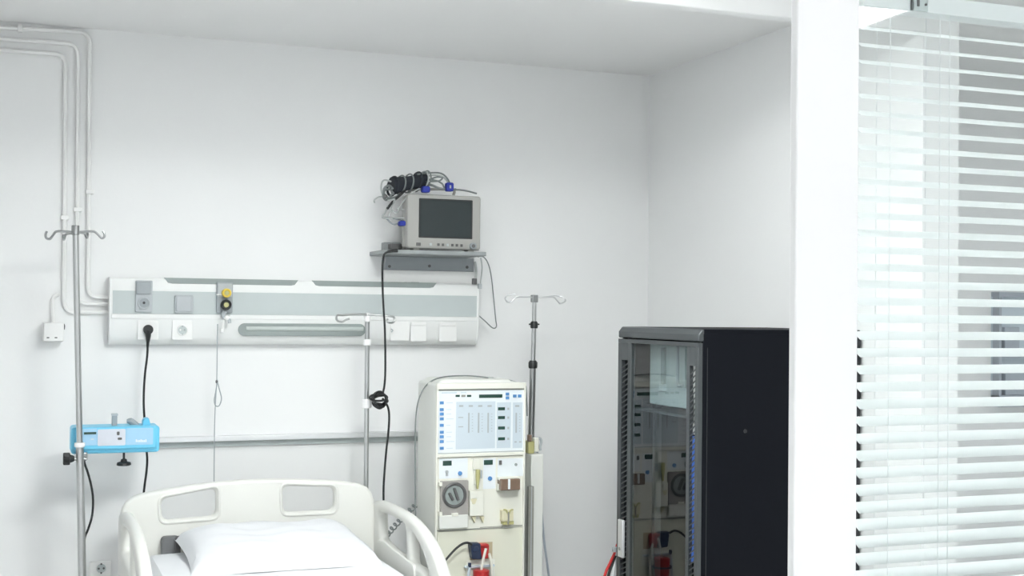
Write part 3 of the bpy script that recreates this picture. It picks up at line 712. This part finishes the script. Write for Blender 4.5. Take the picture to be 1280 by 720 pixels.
MB().box(gx0-.02, gx1+.02, GY-.06, GY+.3, .1, .16).build('base', M['creamside'], mc, .01)
G = GY+.006
cp = MB().rrp(547, 487.6, 655, 566.3, 2, G, GY+.014).build('control_panel', M['panel'], mc, .001)
fr = MB()
for a in ((547, 487.2, 655, 487.9), (547, 564.9, 655, 565.5), (654.4, 488, 655, 565)): fr.bp(*a, G-.0008, G+.001)
fr.build('panel_gasket', M['groove'], cp)
def bit(name, x0, y0, x1, y1, m_, dep=.002, par=None, bev=0.): return MB().bp(x0, y0, x1, y1, G-dep, G+.001).build(name, M[m_], par or cp, bev)
bit('data_field', 570, 502, 619, 561, 'inset', .0006)
bit('data_field', 621, 503, 638.5, 560, 'inset', .0006)
bit('data_field', 641, 503, 653, 560, 'inset', .0006)
for x in (572.2, 579.4, 586.5): bit('indicator', x-2.6, 493.6, x+2.6, 496.2, 'lcd' if x != 579.4 else 'groove')
bit('message_display', 599, 493, 628, 497.3, 'lcd', .0015)
for x, y in ((634.5, 492.6), (634.5, 497.4), (643.7, 495), (649.8, 495)): bit('blue_key', x-2.1, y-1.8, x+2.1, y+1.8, 'btnblue', .003, None, .0005)
for y in (503.6, 512, 517.6, 523.7, 531.7, 540.3, 546, 552, 560.4): bit('blue_key', 550, y-1.8, 554.8, y+1.8, 'btnblue', .003, None, .0005)
for y, l in ((503.6, 8), (512, 6), (517.6, 6), (523.7, 9), (531.7, 5), (540.3, 7), (546, 6), (552, 10), (560.4, 8)): bit('printed_line', 558, y-.5, 558+l, y+.4, 'inset', .0006)
bit('printed_line', 552, 490.2, 571, 491.8, 'inset', .0006); bit('printed_line', 576, 490.2, 583, 491.4, 'inset', .0006)
for x in (586, 598.3, 610.2, 645.3): bit('level_scale', x-.9, 516, x+.9, 541, 'mark', .0012)
for x in (590.5, 602.7, 614.6, 649.7): 
    for i in range(7): bit('scale_tick', x-.8, 517+i*3.6, x+.8, 517.7+i*3.6, 'mark', .0009)
for x in (576.5, 588.5, 600.3, 612, 646.5): bit('scale_heading', x-2.6, 506.4, x+2.6, 508.6, 'mark', .0009)
for x, y in ((576, 521.8), (576, 533.5)): bit('printed_line', x-3, y-.6, x+3, y+.6, 'mark', .0009)
for y in (511, 522, 535, 548.5): bit('number_display', 622.6, y-1.9, 631.2, y+1.9, 'lcd', .0015)
for y in (511, 522, 535, 548.5): bit('printed_line', 634.2, y-1.4, 636.6, y+1.4, 'mark', .0009)
for x in (644.5, 650.3): bit('indicator', x-1.4, 551.5, x+1.4, 553.3, 'mark', .0012)
# pump panel
pp_ = MB().rrp(547, 571, 655, 660.5, 1.5, G, GY+.014).build('pump_panel', M['cream'], mc, .001)
def bit2(*a, dep=.002, bev=0.): return bit(*a, dep, pp_, bev)
bit2('label_field', 549, 573, 584.5, 598, 'panel', dep=.0006); bit2('label_field', 604, 573, 619.5, 611, 'panel', dep=.0006); bit2('label_field', 622, 573, 654, 595.5, 'panel', dep=.0006)
bit2('number_display', 553.6, 576, 564.6, 582, 'lcd'); bit2('number_display', 605, 575, 616, 581, 'lcd')
bit2('rocker_switch', 624, 575.6, 627.3, 581, 'button', dep=.004); bit2('toggle_switch', 557.7, 588, 560.3, 595, 'grey_light', dep=.006)
def knob(x, y, r, m_, dep=.008): return MB().disc(x, y, r, G-dep, G, 14).build('knob', M[m_], pp_, .001)
knob(575.5, 591.9, 2.5, 'btnblue'); knob(613, 598.3, 2.5, 'btnblue'); knob(645.2, 580.8, 1.7, 'lens', .004); knob(559, 590.2, 2, 'grey_light', .008)
# air detector column
bit2('drip_chamber_holder', 591.5, 572.8, 600.5, 587, 'cream', dep=.012, bev=.002)
c0, c1 = at(597.5, 587, GY-.02), at(597, 611, GY-.02)
MB().tube([c0, c0.lerp(c1, .4), c1], [.009, .0085, .004], 12, 0).build('drip_chamber', M['olive'], pp_)
bit2('chamber_clip', 593.5, 588, 596, 606, 'cream', dep=.016, bev=.001); bit2('chamber_clip', 600.5, 588, 603, 598, 'grey_light', dep=.012, bev=.001)
# blood pump
bl = MB().rrp(551, 601, 585.5, 646, 1, G-.016, G).build('blood_pump', M['clear'], pp_, .002); bl['label'] = 'smoked blood pump cover with a round rotor'
c = at(568, 619, G-.017); R_ = .0425
MB().ring((c.x, G-.017, c.z), R_, .006, 'y', 28, 8).build('pump_track', M['rotor'], pp_)
MB().cyl((c.x, G-.0165, c.z), (c.x, G-.014, c.z), R_-.004, 28).build('pump_well', M['lens'], pp_)
for dx, dz, w, h, rot in ((-.014, -.004, .009, .032, -.5), (.006, .004, .009, .05, -.35)):
    pts = [(c.x+dx+u*w/2*math.cos(rot)-v*h/2*math.sin(rot)*-1, c.z+dz+v*h/2*math.cos(rot)-u*w/2*math.sin(rot)) for u, v in ((-1, -1), (1, -1), (1, 1), (-1, 1))]
    MB().prism(rounded(pts, .004, 3), 'y', G-.026, G-.015).build('rotor_arm', M['rotor'], pp_)
bit2('pump_lip', 549.5, 644, 585.5, 661, 'creamside', dep=.02, bev=.003)
bit2('pump_latch', 565, 641.5, 573, 645.5, 'cream', dep=.024, bev=.002); bit2('pump_hinge', 549.5, 603, 553, 608, 'cream', dep=.02, bev=.001); bit2('pump_hinge', 549.5, 640, 553, 645, 'cream', dep=.02, bev=.001)
# heparin pump block
bit2('syringe_block', 587.5, 613.5, 604.5, 645, 'cream', dep=.02, bev=.002)
P = [(at(x, y, G-.02).x, at(x, y, G-.02).z) for x, y in ((588, 623.5), (596, 623.5), (593.5, 630), (590.5, 630))]
MB().prism(P, 'y', G-.0225, G-.0195).build('block_notch', M['ivory'], pp_)
bit2('block_step', 589, 614.5, 596, 623, 'cream', dep=.024, bev=.001)
for a, b in ((588.5, 593.5), (599, 604)):
    P = [(at(x, y, G).x, at(x, y, G).z) for x, y in ((a, 645), (b, 645), (b-1, 653), (a+3, 652))]
    MB().prism(P, 'y', G-.014, G).build('block_foot', M['ivory'], pp_, .001)
# brown detector
bit2('detector_mount', 624, 596.5, 650, 600, 'cream', dep=.03, bev=.002)
bd = MB().rrp(626.5, 598.8, 650.5, 613, 1.2, G-.045, G-.002).build('blood_leak_detector', M['brown'], pp_, .003); bd['label'] = 'brown smoked plastic detector'
MB().bp(635.5, 599, 638, 611.5, G-.05, G-.044).build('detector_pin', M['panel'], pp_, .001)
bit2('detector_bracket', 622.5, 605, 627, 613.5, 'cream', dep=.02, bev=.001)
# line clamp
bit2('line_clamp', 628, 638, 642, 652, 'ivory', dep=.03, bev=.003); bit2('clamp_base', 629, 651.5, 642.5, 656, 'olive', dep=.026, bev=.002)
for dx in (-1, 1): MB().tube(pts_at([(635.5+dx*.8, 641.5), (635.5+dx*3, 637.6), (635.5+dx*6, 637)], G-.032), .003, 6).build('clamp_wing', M['olive'], pp_)
MB().tube(pts_at([(635.5, 640), (635.7, 648), (635, 655)], G-.033), .003, 6).build('clamp_tube', M['groove'], pp_)
fr = MB().bp(547, 661, 628, 661.9, G-.001, GY+.012).bp(600, 657.5, 655, 658.2, G-.001, GY+.012); fr.build('panel_gasket', M['groove'], pp_)
# fluid panel
fx0, fx1, fz0, _ = rect(547, 664, 655, 760, GY)
_, _, _, fz1 = rect(547, 662.5, 655, 700, GY)
fp_ = MB().box(fx0, fx1, G, GY+.014, .2, fz1).build('fluid_panel', M['beigepanel'], mc, .001)
def bit3(*a, dep=.002, bev=0.): return bit(*a, dep, fp_, bev)
bit3('port_recess', 588, 678, 615.5, 699.5, 'tan', dep=.001)
bit3('recess_frame', 583, 699.5, 618.5, 722, 'cream', dep=.004, bev=.001)
bit3('drip_lip', 582, 707, 618.5, 709.4, 'inset', dep=.016, bev=.001)
P = [(at(x, y, G-.03).x, at(x, y, G-.03).z) for x, y in ((587.5, 679), (600.5, 679), (602, 699), (590, 699))]
o = MB().prism(P, 'y', G-.035, G).build('blue_coupling', M['navy'], fp_, .004)
MB().disc(595.5, 686.5, 3.4, G-.042, G-.034, 16).build('coupling_cap', M['navy'], fp_, .002)
P = [(at(x, y, G-.02).x, at(x, y, G-.02).z) for x, y in ((600, 681), (611.5, 681), (610, 698), (602, 698))]
MB().prism(P, 'y', G-.024, G).build('red_coupling', M['red'], fp_, .003)
bit3('red_cap', 600, 680.5, 611, 683.5, 'red', dep=.03, bev=.002)
MB().tube(pts_at([(607.5, 685.5), (605.8, 692), (603.5, 702), (601.5, 714)], G-.045), .0052).build('white_tube', M['cream'], fp_)
MB().tube(pts_at([(611.5, 692), (613.2, 698), (614.6, 707), (615.2, 730), (615, 760)], G-.035), .0052).build('white_tube', M['cream'], fp_)
MB().tube(pts_at([(587, 704), (586.6, 712), (585.2, 725), (584.5, 750)], G-.035), .006).build('grey_tube', M['inset'], fp_)
MB().tube(pts_at([(587, 703.5), (587, 709)], G-.035), .0065).build('tube_end', M['navy'], fp_)
cR, cB = at(601.5, 712, G-.045), at(601.3, 745, G-.045)
MB().tube([cR, cR+Vector((0, 0, -.003)), cR.lerp(cB, .3), cB], [.027, .031, .031, .027], 18, 0).build('red_connector', M['red'], fp_)
c = at(601.4, 724, G-.045); MB().ring((c.x, c.y, c.z), .037, .004, 'z', 22, 7).build('connector_ring', M['navy'], fp_)
MB().tube(pts_at([(590, 681), (585, 678.6), (579, 679.5), (572, 684), (564, 692), (555.5, 702.5), (549, 716), (545, 735)], G-.04), .0046).build('black_hose', M['black'], fp_)
# side channel on the right for the pole
sx0, sx1, _, _ = rect(657, 570, 672, 600, GY+.12)
ztop_ = at(664, 567, GY+.1).z
MB().box(sx0, sx1, GY+.06, GY+.17, .3, ztop_).build('side_channel', M['creamside'], mc, .003)
X0, X1, _, _ = rect(660, 640, 666.5, 650, GY+.05)
MB().box(X0, X1, GY+.045, GY+.06, .3, at(663, 608, GY+.05).z).build('channel_slot', M['groove'], mc)
X_ = at(663.5, 650, GY+.05).x; MB().box(X_-.0015, X_+.0015, GY+.043, GY+.06, .3, at(663, 608, GY+.05).z).build('channel_rib', M['grey_light'], mc)
o = MB().bp(660.8, 543.5, 665, 552, GY+.08, GY+.1).build('side_cap', M['brown'], mc, .003)
MB().bp(660.5, 551.5, 668, 567, GY+.09, GY+.13).build('pole_seat', M['olive'], mc, .003)
MB().bp(668.5, 547.5, 674, 565, GY+.1, GY+.14).build('pole_bracket', M['cream'], mc, .004)
MB().tube(pts_at([(672, 549), (675.5, 548), (676.5, 553), (675, 558), (675.5, 563)], GY+.11), .005).build('bracket_wing', M['grey_light'], mc)
t = thing('machine_hose', 'thin grey hose arching over the top of the dialysis machine', 'hose', at(519, 660, 4.72))
MB().tube(pts_at([(519.5, 690), (519.3, 640), (519, 600), (519, 545), (520.5, 515), (524, 498), (531, 484), (541, 475.5), (556, 471), (580, 469.6), (600, 470.8), (615, 473), (632, 474.5), (646, 478), (655, 481.5), (657.5, 486), (659, 520)], 4.74), .0028, 7, 5).build('hose_line', M['lead'], t)
MB().bp(611, 471.5, 617.5, 476, 4.73, 4.75).build('hose_clip', M['lead_pale'], t, .002)
t = thing('side_hose', 'blue grey hose hanging down the right side of the dialysis machine', 'hose', at(684, 720, 4.8))
MB().tube(pts_at([(671, 560), (672.5, 575), (674.5, 605), (677, 640), (680, 675), (684, 705), (689, 740)], 4.8), .0045, 7).build('hose_line', M['cabinet'], t)

# ---------------------------------------------------------------- server rack
RX, RY0, RY1 = 2.047, 3.62, 4.2
RXB = XR-.012
zt = at(880, 411.6, RY0).z; zc = at(874, 427, RY0).z
rk = thing('server_rack', 'black server rack cabinet with a smoked glass door against the right wall', 'rack', ((RX+RXB)/2, (RY0+RY1)/2, 0))
th = .012
MB().box(RX+.0165, RXB, RY0, RY0+th, .05, zt-.014).build('side_panel', M['rack'], rk, .003)
MB().box(RX+.0165, RXB, RY1-th, RY1, .05, zc+.004).build('side_panel', M['rack'], rk, .003)
MB().box(RXB-th, RXB, RY0+th, RY1-th, .05, zc).build('rear_panel', M['rack'], rk)
MB().box(RX+.03, RXB, RY0+th, RY1-th, .05, .08).build('floor_panel', M['rack'], rk)
MB().prism([(RX+.02, zc), (RX+.02, zt), (RXB, zt), (RXB, zc)], 'y', RY0+.002, RY1).build('top_cover', M['rack'], rk, .004)
MB().prism([(RX, zc), (RX, zc+.022), (RX+.014, zt), (RX+.022, zt), (RX+.022, zc)], 'y', RY0, RY1).build('lit_front_trim', M['rackgrey'], rk, .005)  # charcoal stands in for light reflected off the black cover's front edge
for y in (RY0+.013, RY1-.043): MB().box(RX+.03, RX+.05, y, y+.03, .05, zc-.001).build('corner_post', M['rackgrey'], rk, .002)
for a in ((RY0+.06, RX+.1), (RY1-.06, RX+.1), (RY0+.06, RXB-.1), (RY1-.06, RXB-.1)): MB().cyl((a[1]-.012, a[0], .026), (a[1]+.012, a[0], .026), .026, 14).build('castor', M['black'], rk)
c = at(931.5, 539, RY0); MB().cyl((c.x, RY0-.002, c.z), (c.x, RY0+.002, c.z), .0065, 14).build('panel_lock', M['black'], rk)
MB().box(RX+.032, RX+.0345, RY0-.0008, RY0+.001, .06, zc-.02).build('panel_seam', M['black'], rk)
# glass door with slotted stiles
def ry(px, py=560): return atx(px, py, RX).y
yg0, yg1 = ry(857.5), ry(788); dz0, dz1 = .1, zc-.004
door = MB().box(RX, RX+.016, RY0, yg0, dz0, dz0+.04).box(RX, RX+.016, yg1, RY1, dz0, dz0+.04)
door = MB().box(RX, RX+.016, RY0, RY1, dz0, dz0+.05).box(RX, RX+.016, RY0, RY1, dz1-.014, dz1)
sl = ((RY0, yg0), (yg1, RY1))
for a, b in sl:
    w = (b-a)*.26; door.box(RX, RX+.016, a, a+w, dz0+.05, dz1-.014).box(RX, RX+.016, b-w, b, dz0+.05, dz1-.014)
    door.box(RX, RX+.016, a+w, b-w, dz1-.075, dz1-.014)
dr = door.build('door', M['rackgrey'], rk, .001)
for a, b in sl:                                                   # slanted bars between the slots
    w = (b-a)*.26; z = dz0+.06; gm = MB()
    while z < dz1-.09:
        y0_, y1_ = a+w, b-w
        gm.bm.faces.ensure_lookup_table()
        V = [gm.bm.verts.new(p) for p in ((RX+.003, y0_, z+.02), (RX+.003, y1_, z), (RX+.003, y1_, z+.004), (RX+.003, y0_, z+.024), (RX+.006, y0_, z+.02), (RX+.006, y1_, z), (RX+.006, y1_, z+.004), (RX+.006, y0_, z+.024))]
        for f in ((0, 1, 2, 3), (7, 6, 5, 4), (0, 4, 5, 1), (1, 5, 6, 2), (2, 6, 7, 3), (3, 7, 4, 0)): gm.bm.faces.new([V[i] for i in f])
        z += .018
    MB().box(*((RX+.0225, RX+.024, y0_, y1_) if a == RY0 else (RX+.0168, RX+.018, a, RY1-th)), dz0+.05, dz1-.07).build('slot_backing', M['rack'], dr, smooth=False)
    o = gm.build('slot_grille', M['rackgrey'], dr); o['kind'] = 'stuff'
MB().box(RX+.005, RX+.009, yg0-.002, yg1+.002, dz0+.05, dz1-.014).build('glass_panel', M['tint'], dr, smooth=False)
hz0, hz1 = at(778, 697, 4.14).z, at(778, 650, 4.14).z; hy0, hy1 = ry(781.5, 675), ry(775.5, 675)
hd = MB().box(RX-.012, RX, hy0, hy1, hz0, hz1).build('handle', M['alu'], dr, .003)
MB().cyl((RX-.014, (hy0+hy1)/2, hz0+.03), (RX-.011, (hy0+hy1)/2, hz0+.03), .006, 12).build('lock', M['steel_dark'], dr)
# what stands inside
for q in (RY0+.075, RY1-.1):
    MB().box(RX+.1, RX+.125, q, q+.02, .1, zc-.02).build('mounting_rail', M['rackgrey'], rk)
unit = thing('rack_switch', 'pale network switch unit at the top inside the glass rack', 'switch', (RX+.25, (RY0+RY1)/2, at(830, 505, 3.9).z), 'units inside the rack')
uy0, uy1 = RY0+.06, atx(812, 470, RX+.05).y
uz0, uz1 = atx(835, 508, RX+.05).z, atx(835, 424, RX+.05).z
MB().box(RX+.05, RX+.4, uy0, uy1, uz0, uz1-.01).build('unit_case', M['lens_light'], unit, .004)
for q, w in ((.28, .05), (.74, .03)):
    yy = uy1-(uy1-uy0)*q; MB().box(RX+.042, RX+.051, yy-w*.35, yy+w*.15, uz0+.07, uz1-.03).build('unit_slot', M['lens'], unit, .002)
yy = uy1-(uy1-uy0)*.3; MB().box(RX+.038, RX+.051, yy-.015, yy+.02, uz0+.05, uz0+.075).build('unit_latch', M['strip'], unit, .003)
yy = uy1-(uy1-uy0)*.62; MB().tube([(RX+.036, yy, uz1-.02), (RX+.036, yy, uz0+.09), (RX+.036, yy-.01, uz0+.075), (RX+.036, yy-.03, uz0+.078)], .005).build('unit_cable', M['grey'], unit)
o = MB().box(RX+.05, RX+.4, RY0+.03, RY1-.03, uz0-.03, uz0-.022).build('rack_shelf', M['rackgrey'], rk)
for i, zz in enumerate((.3, .52)):
    o = thing('rack_unit', ['lower black equipment unit on the shelf inside the rack', 'upper black equipment unit inside the rack under the cables'][i], 'unit', (RX+.3, (RY0+RY1)/2, zz), 'units inside the rack')
    MB().box(RX+.05, RX+.55, RY0+.05, RY1-.05, zz, zz+.13).build('unit_case', M['rack'], o, .004)
    for q in range(4): MB().box(RX+.047, RX+.051, RY0+.1+q*.09, RY0+.16+q*.09, zz+.03, zz+.1).build('unit_face', M['rackgrey'], o, .002)
def bundle(name, label, y0_, y1_, m_, n):
    z0_, z1_ = at(863, y0_, 3.68).z, at(863, y1_, 3.68).z
    cb = thing(name, label, 'cables', (RX+.03, (RY0+yg0)/2, z0_), 'cables behind the slotted door edge')
    for i in range(n):
        yy = RY0+.02+i*(yg0-RY0-.024)/n; P = [(RX+.0175+.002*math.sin(i*3+k*1.3), yy+.004*math.sin(i*2+k), z0_+(z1_-z0_)*k/6) for k in range(7)]
        MB().tube(P, .0056, 7, 3).build('patch_cable', M[m_], cb)
bundle('patch_cable_bundle', 'bundle of bright blue patch cables behind the lower slots of the rack door', 702, 545, 'patch', 8)
bundle('pale_cable_bundle', 'pale cables behind the upper slots of the rack door edge', 543, 440, 'lead_pale', 4)
# cables beside the rack
for nm, m_, L, lb in (('rack_cable', 'red', [(772, 680), (768, 692), (762, 705), (757, 716), (753, 735)], 'red cable coming out behind the left edge of the rack'),
                      ('rack_cable', 'black', [(774, 684), (769, 697), (764, 708), (760, 722), (757, 740)], 'black cable beside the red one at the left edge of the rack'),
                      ('rack_cable', 'cord', [(775, 676), (771, 690), (768, 705), (766, 722), (764, 742)], 'white cable nearest the left edge of the rack')):
    o = MB().tube(pts_at(L, 4.27), .0055, 7, 4).build(nm, M[m_]); tag(o, lb, 'cable', 'cables beside the rack')
o = MB().bp(768, 684.5, 773.5, 690.5, 4.22, 4.24).build('cable_clip', M['grey'], None, .002); tag(o, 'small grey cable clip at the left edge of the rack', 'clip')

# ---------------------------------------------------------------- hospital bed
HY = 4.87
BXL, BXR = at(152, 690, HY).x, at(470, 690, HY).x
bed = thing('hospital_bed', 'white hospital bed with moulded headboard and side rails, made up', 'bed', ((BXL+BXR)/2, 3.9, 0))
o2 = lambda L: [(at(x, y, HY).x, at(x, y, HY).z) for x, y in L]
outer = rounded(o2([(150, 790), (149.5, 655)]), 0)[:0]
outer = o2([(151, 800), (150, 700), (149.8, 660), (150.5, 646), (153, 636), (158, 627.5), (166, 621.5), (178, 617.5), (205, 612), (240, 606.5), (275, 602.5), (305, 600.2), (335, 599), (375, 599.2), (410, 600.5), (435, 602.6), (450, 605), (459, 609), (465, 616), (468.2, 626), (469.5, 645), (470.5, 690), (471, 800)])
h1 = rounded(o2([(201.5, 624), (270.5, 610.5), (270.5, 645), (203, 651)]), .028, 6)
h2 = rounded(o2([(354, 607.5), (418, 609.5), (418, 638), (355, 641)]), .026, 6)
hb = outline('headboard', outer, [h1, h2], XZ(HY+.02), .044, .014, M['bed'], bed, 4)
h1r = rounded(o2([(198, 621), (274, 606.5), (274, 648.5), (199.5, 655)]), .03, 6)
h2r = rounded(o2([(350.5, 604), (421.5, 606), (421.5, 641.5), (351.5, 644.5)]), .03, 6)
for a in (h1r, h2r): MB().tube([(p[0], HY-.001, p[1]) for p in a], .0055, 8, 0, True).build('handle_rim', M['bed'], hb)
# mattress under a white sheet
mz = at(452, 676, 4.84).z; mx0, mx1 = at(176, 700, 4.84).x, at(452, 676, 4.84).x
mb = MB(); nx, ny = 26, 40; Y0_, Y1_ = 2.95, 4.85; G_ = {}
for i in range(nx+1):
    for j in range(ny+1):
        u, v = i/nx*2-1, j/ny*2-1
        sx = math.copysign(min(1, abs(u)/.92), u); edge = max(abs(u), abs(v))
        drop = .035*max(0, (abs(u)-.9)/.1)**2+.03*max(0, (abs(v)-.95)/.05)**2
        x = (mx0+mx1)/2+u*(mx1-mx0)/2; y = (Y0_+Y1_)/2+v*(Y1_-Y0_)/2
        G_[i, j] = mb.bm.verts.new((x, y, mz-drop+.003*math.sin(7*u+5*v)*math.cos(4*v-2*u)))
for i in range(nx):
    for j in range(ny): mb.bm.faces.new((G_[i, j], G_[i+1, j], G_[i+1, j+1], G_[i, j+1]))
rim = [G_[i, 0] for i in range(nx)]+[G_[nx, j] for j in range(ny)]+[G_[i, ny] for i in range(nx, 0, -1)]+[G_[0, j] for j in range(ny, 0, -1)]
low = [mb.bm.verts.new((v.co.x, v.co.y, mz-.14)) for v in rim]
for i in range(len(rim)):
    k = (i+1) % len(rim); mb.bm.faces.new((rim[i], rim[k], low[k], low[i]))
mb.bm.faces.new(low)
o = mb.build('mattress', M['sheet']); tag(o, 'mattress under a smooth white sheet on the hospital bed', 'mattress')
MB().box(BXL+.03, BXR-.03, 2.9, HY, mz-.2, mz-.142).build('mattress_deck', M['bed'], bed, .006)
MB().box(BXL+.1, BXR-.1, 3.0, HY-.05, .3, .36).build('base_frame', M['steel_dark'], bed, .006)
for y in (3.3, 4.5):
    MB().box((BXL+BXR)/2-.2, (BXL+BXR)/2+.2, y-.04, y+.04, .36, mz-.2).build('lift_column', M['steel_dark'], bed)
    for X in (BXL+.14, BXR-.14):
        MB().cyl((X, y, .14), (X, y, .3), .02, 12).build('castor_stem', M['steel'], bed)
        MB().cyl((X-.018, y, .07), (X+.018, y, .07), .07, 18).build('castor', M['button'], bed)
P = rounded(o2([(200.5, 720), (200.5, 669.5), (224, 668.5), (224, 720)]), .018, 5)
MB().prism([(p[0], p[1]) for p in P], 'y', HY-.045, HY-.003).build('grey_buffer', M['slate'], bed, .003)
MB().bp(219, 670, 225.5, 720, HY-.052, HY-.045).build('buffer_edge', M['button'], bed, .002)
# side rails near the head end
def siderail(X, mirror=None):
    q = lambda L: [(atx(x, y, X).y, atx(x, y, X).z) for x, y in L]
    out_ = q([(469.5, 700), (468.5, 660), (468.8, 636), (471, 626.5), (479, 625.5), (491, 630), (503, 636.5), (513, 642.5), (522, 650), (531, 660.5), (539, 672.5), (546, 685), (552, 700), (557.5, 718), (562, 740), (566, 770), (530, 790), (486, 745)])
    ha = rounded(q([(479.5, 640.5), (491, 643.5), (502, 648.5), (511.5, 656), (513.5, 664), (514, 700.5), (496, 686.5), (480.5, 672)]), .02, 4)
    hb_ = rounded(q([(519, 663), (526.5, 674), (534, 689), (540, 708), (543, 722), (532, 711), (519.5, 703)]), .02, 4)
    return out_, ha, hb_
RXX = BXR+.012
o_, ha, hb_ = siderail(RXX)
sr = outline('side_rail', o_, [ha, hb_], YZ(RXX), .042, .017, M['bed'], bed, 3)
c = atx(494, 709, RXX); MB().cyl((c.x-.022, c.y, c.z), (c.x-.016, c.y, c.z), .008, 12).build('rail_pivot', M['strip'], sr)
q = lambda L: [(atx(x, y, RXX-.02).y, atx(x, y, RXX-.02).z) for x, y in L]
outline('rail_panel', rounded(q([(473, 674), (482, 677), (500, 692), (519, 706), (522, 760), (478, 735)]), .02, 4), [], YZ(RXX-.02), .016, .006, M['bed'], sr, 2)
LXX = BXL+.012
outline('side_rail', o_, [ha, hb_], YZ(LXX), .042, .017, M['bed'], bed, 3)
# pillow
pc = at(340, 684, 4.62); PW, PL, PT = .0, .0, .0
xl, xr = at(228, 690, 4.66).x, at(447, 690, 4.66).x
mb = MB(); nu, nv = 34, 24; rows = {}
zt_ = at(340, 652, 4.8).z; zb_ = mz+.002
back, front = 4.83, 4.36
for sgn in (1, -1):
    for i in range(nu+1):
        for j in range(nv+1):
            u, v = i/nu*2-1, j/nv*2-1
            if sgn < 0 and (abs(u) == 1 or abs(v) == 1): rows[sgn, i, j] = rows[1, i, j]; continue
            e = max(0, (1-abs(u)**5))*max(0, (1-abs(v)**3.4))
            hgt = e**.42
            wr = (.004*math.sin(9*u+3*v)+.003*math.sin(17*v-6*u*u)+.004*math.sin(5*u-4*v))*e
            pinch = 1+.03*abs(u)**3*abs(v)**3-.025*(1-abs(v))*abs(u)**4
            x = (xl+xr)/2+u*(xr-xl)/2*pinch*(1-.035*v*(u > 0))
            s_ = (v+1)/2                                       # 0 front, 1 back
            y = front+(back-front)*s_
            base = zb_+(zt_-.052-zb_)*max(0, (s_-.05)/.95)**1.1
            z = base+(.078*hgt+wr if sgn > 0 else -.05*hgt*s_)
            rows[sgn, i, j] = mb.bm.verts.new((x, y, max(z, mz-.003)))
for sgn in (1, -1):
    for i in range(nu):
        for j in range(nv):
            f = (rows[sgn, i, j], rows[sgn, i+1, j], rows[sgn, i+1, j+1], rows[sgn, i, j+1])
            mb.bm.faces.new(f if sgn > 0 else f[::-1])
pil = mb.build('pillow', M['sheet']); tag(pil, 'plump white pillow leaning against the headboard on the mattress', 'pillow')
c0 = at(434, 706, 4.47)
fl = MB(); g = {}
for i in range(7):
    for j in range(6):
        u, v = i/6, j/5
        g[i, j] = fl.bm.verts.new((at(420, 700, 4.5).x+u*.105, 4.42+v*.2+.02*u, mz+.012+.035*v*(1-u*.5)+.012*math.sin(u*4+v*3)+.012*(1-v)))
for i in range(6):
    for j in range(5): fl.bm.faces.new((g[i, j], g[i+1, j], g[i+1, j+1], g[i, j+1]))
bmesh.ops.solidify(fl.bm, geom=fl.bm.faces[:], thickness=.004)
fl.build('pillowcase_flap', M['sheet'], pil)
# coiled handset cord behind the right side rail
t = thing('coiled_cord', 'grey coiled handset cord behind the right side rail', 'cord', at(480, 675, 4.8))
A, B, C_ = at(481, 672, 4.86), at(498, 651, 4.86), at(521, 630, 4.86)
P = []
for i in range(180):
    u = i/179; p = (A*(1-u)*(1-u)+B*2*u*(1-u)+C_*u*u); q_ = u*2*math.pi*9
    P.append(p+Vector((.009*math.cos(q_), .009*math.sin(q_), .007*math.sin(q_))))
MB().tube(P, .003, 5, 0).build('coil', M['lead'], t)
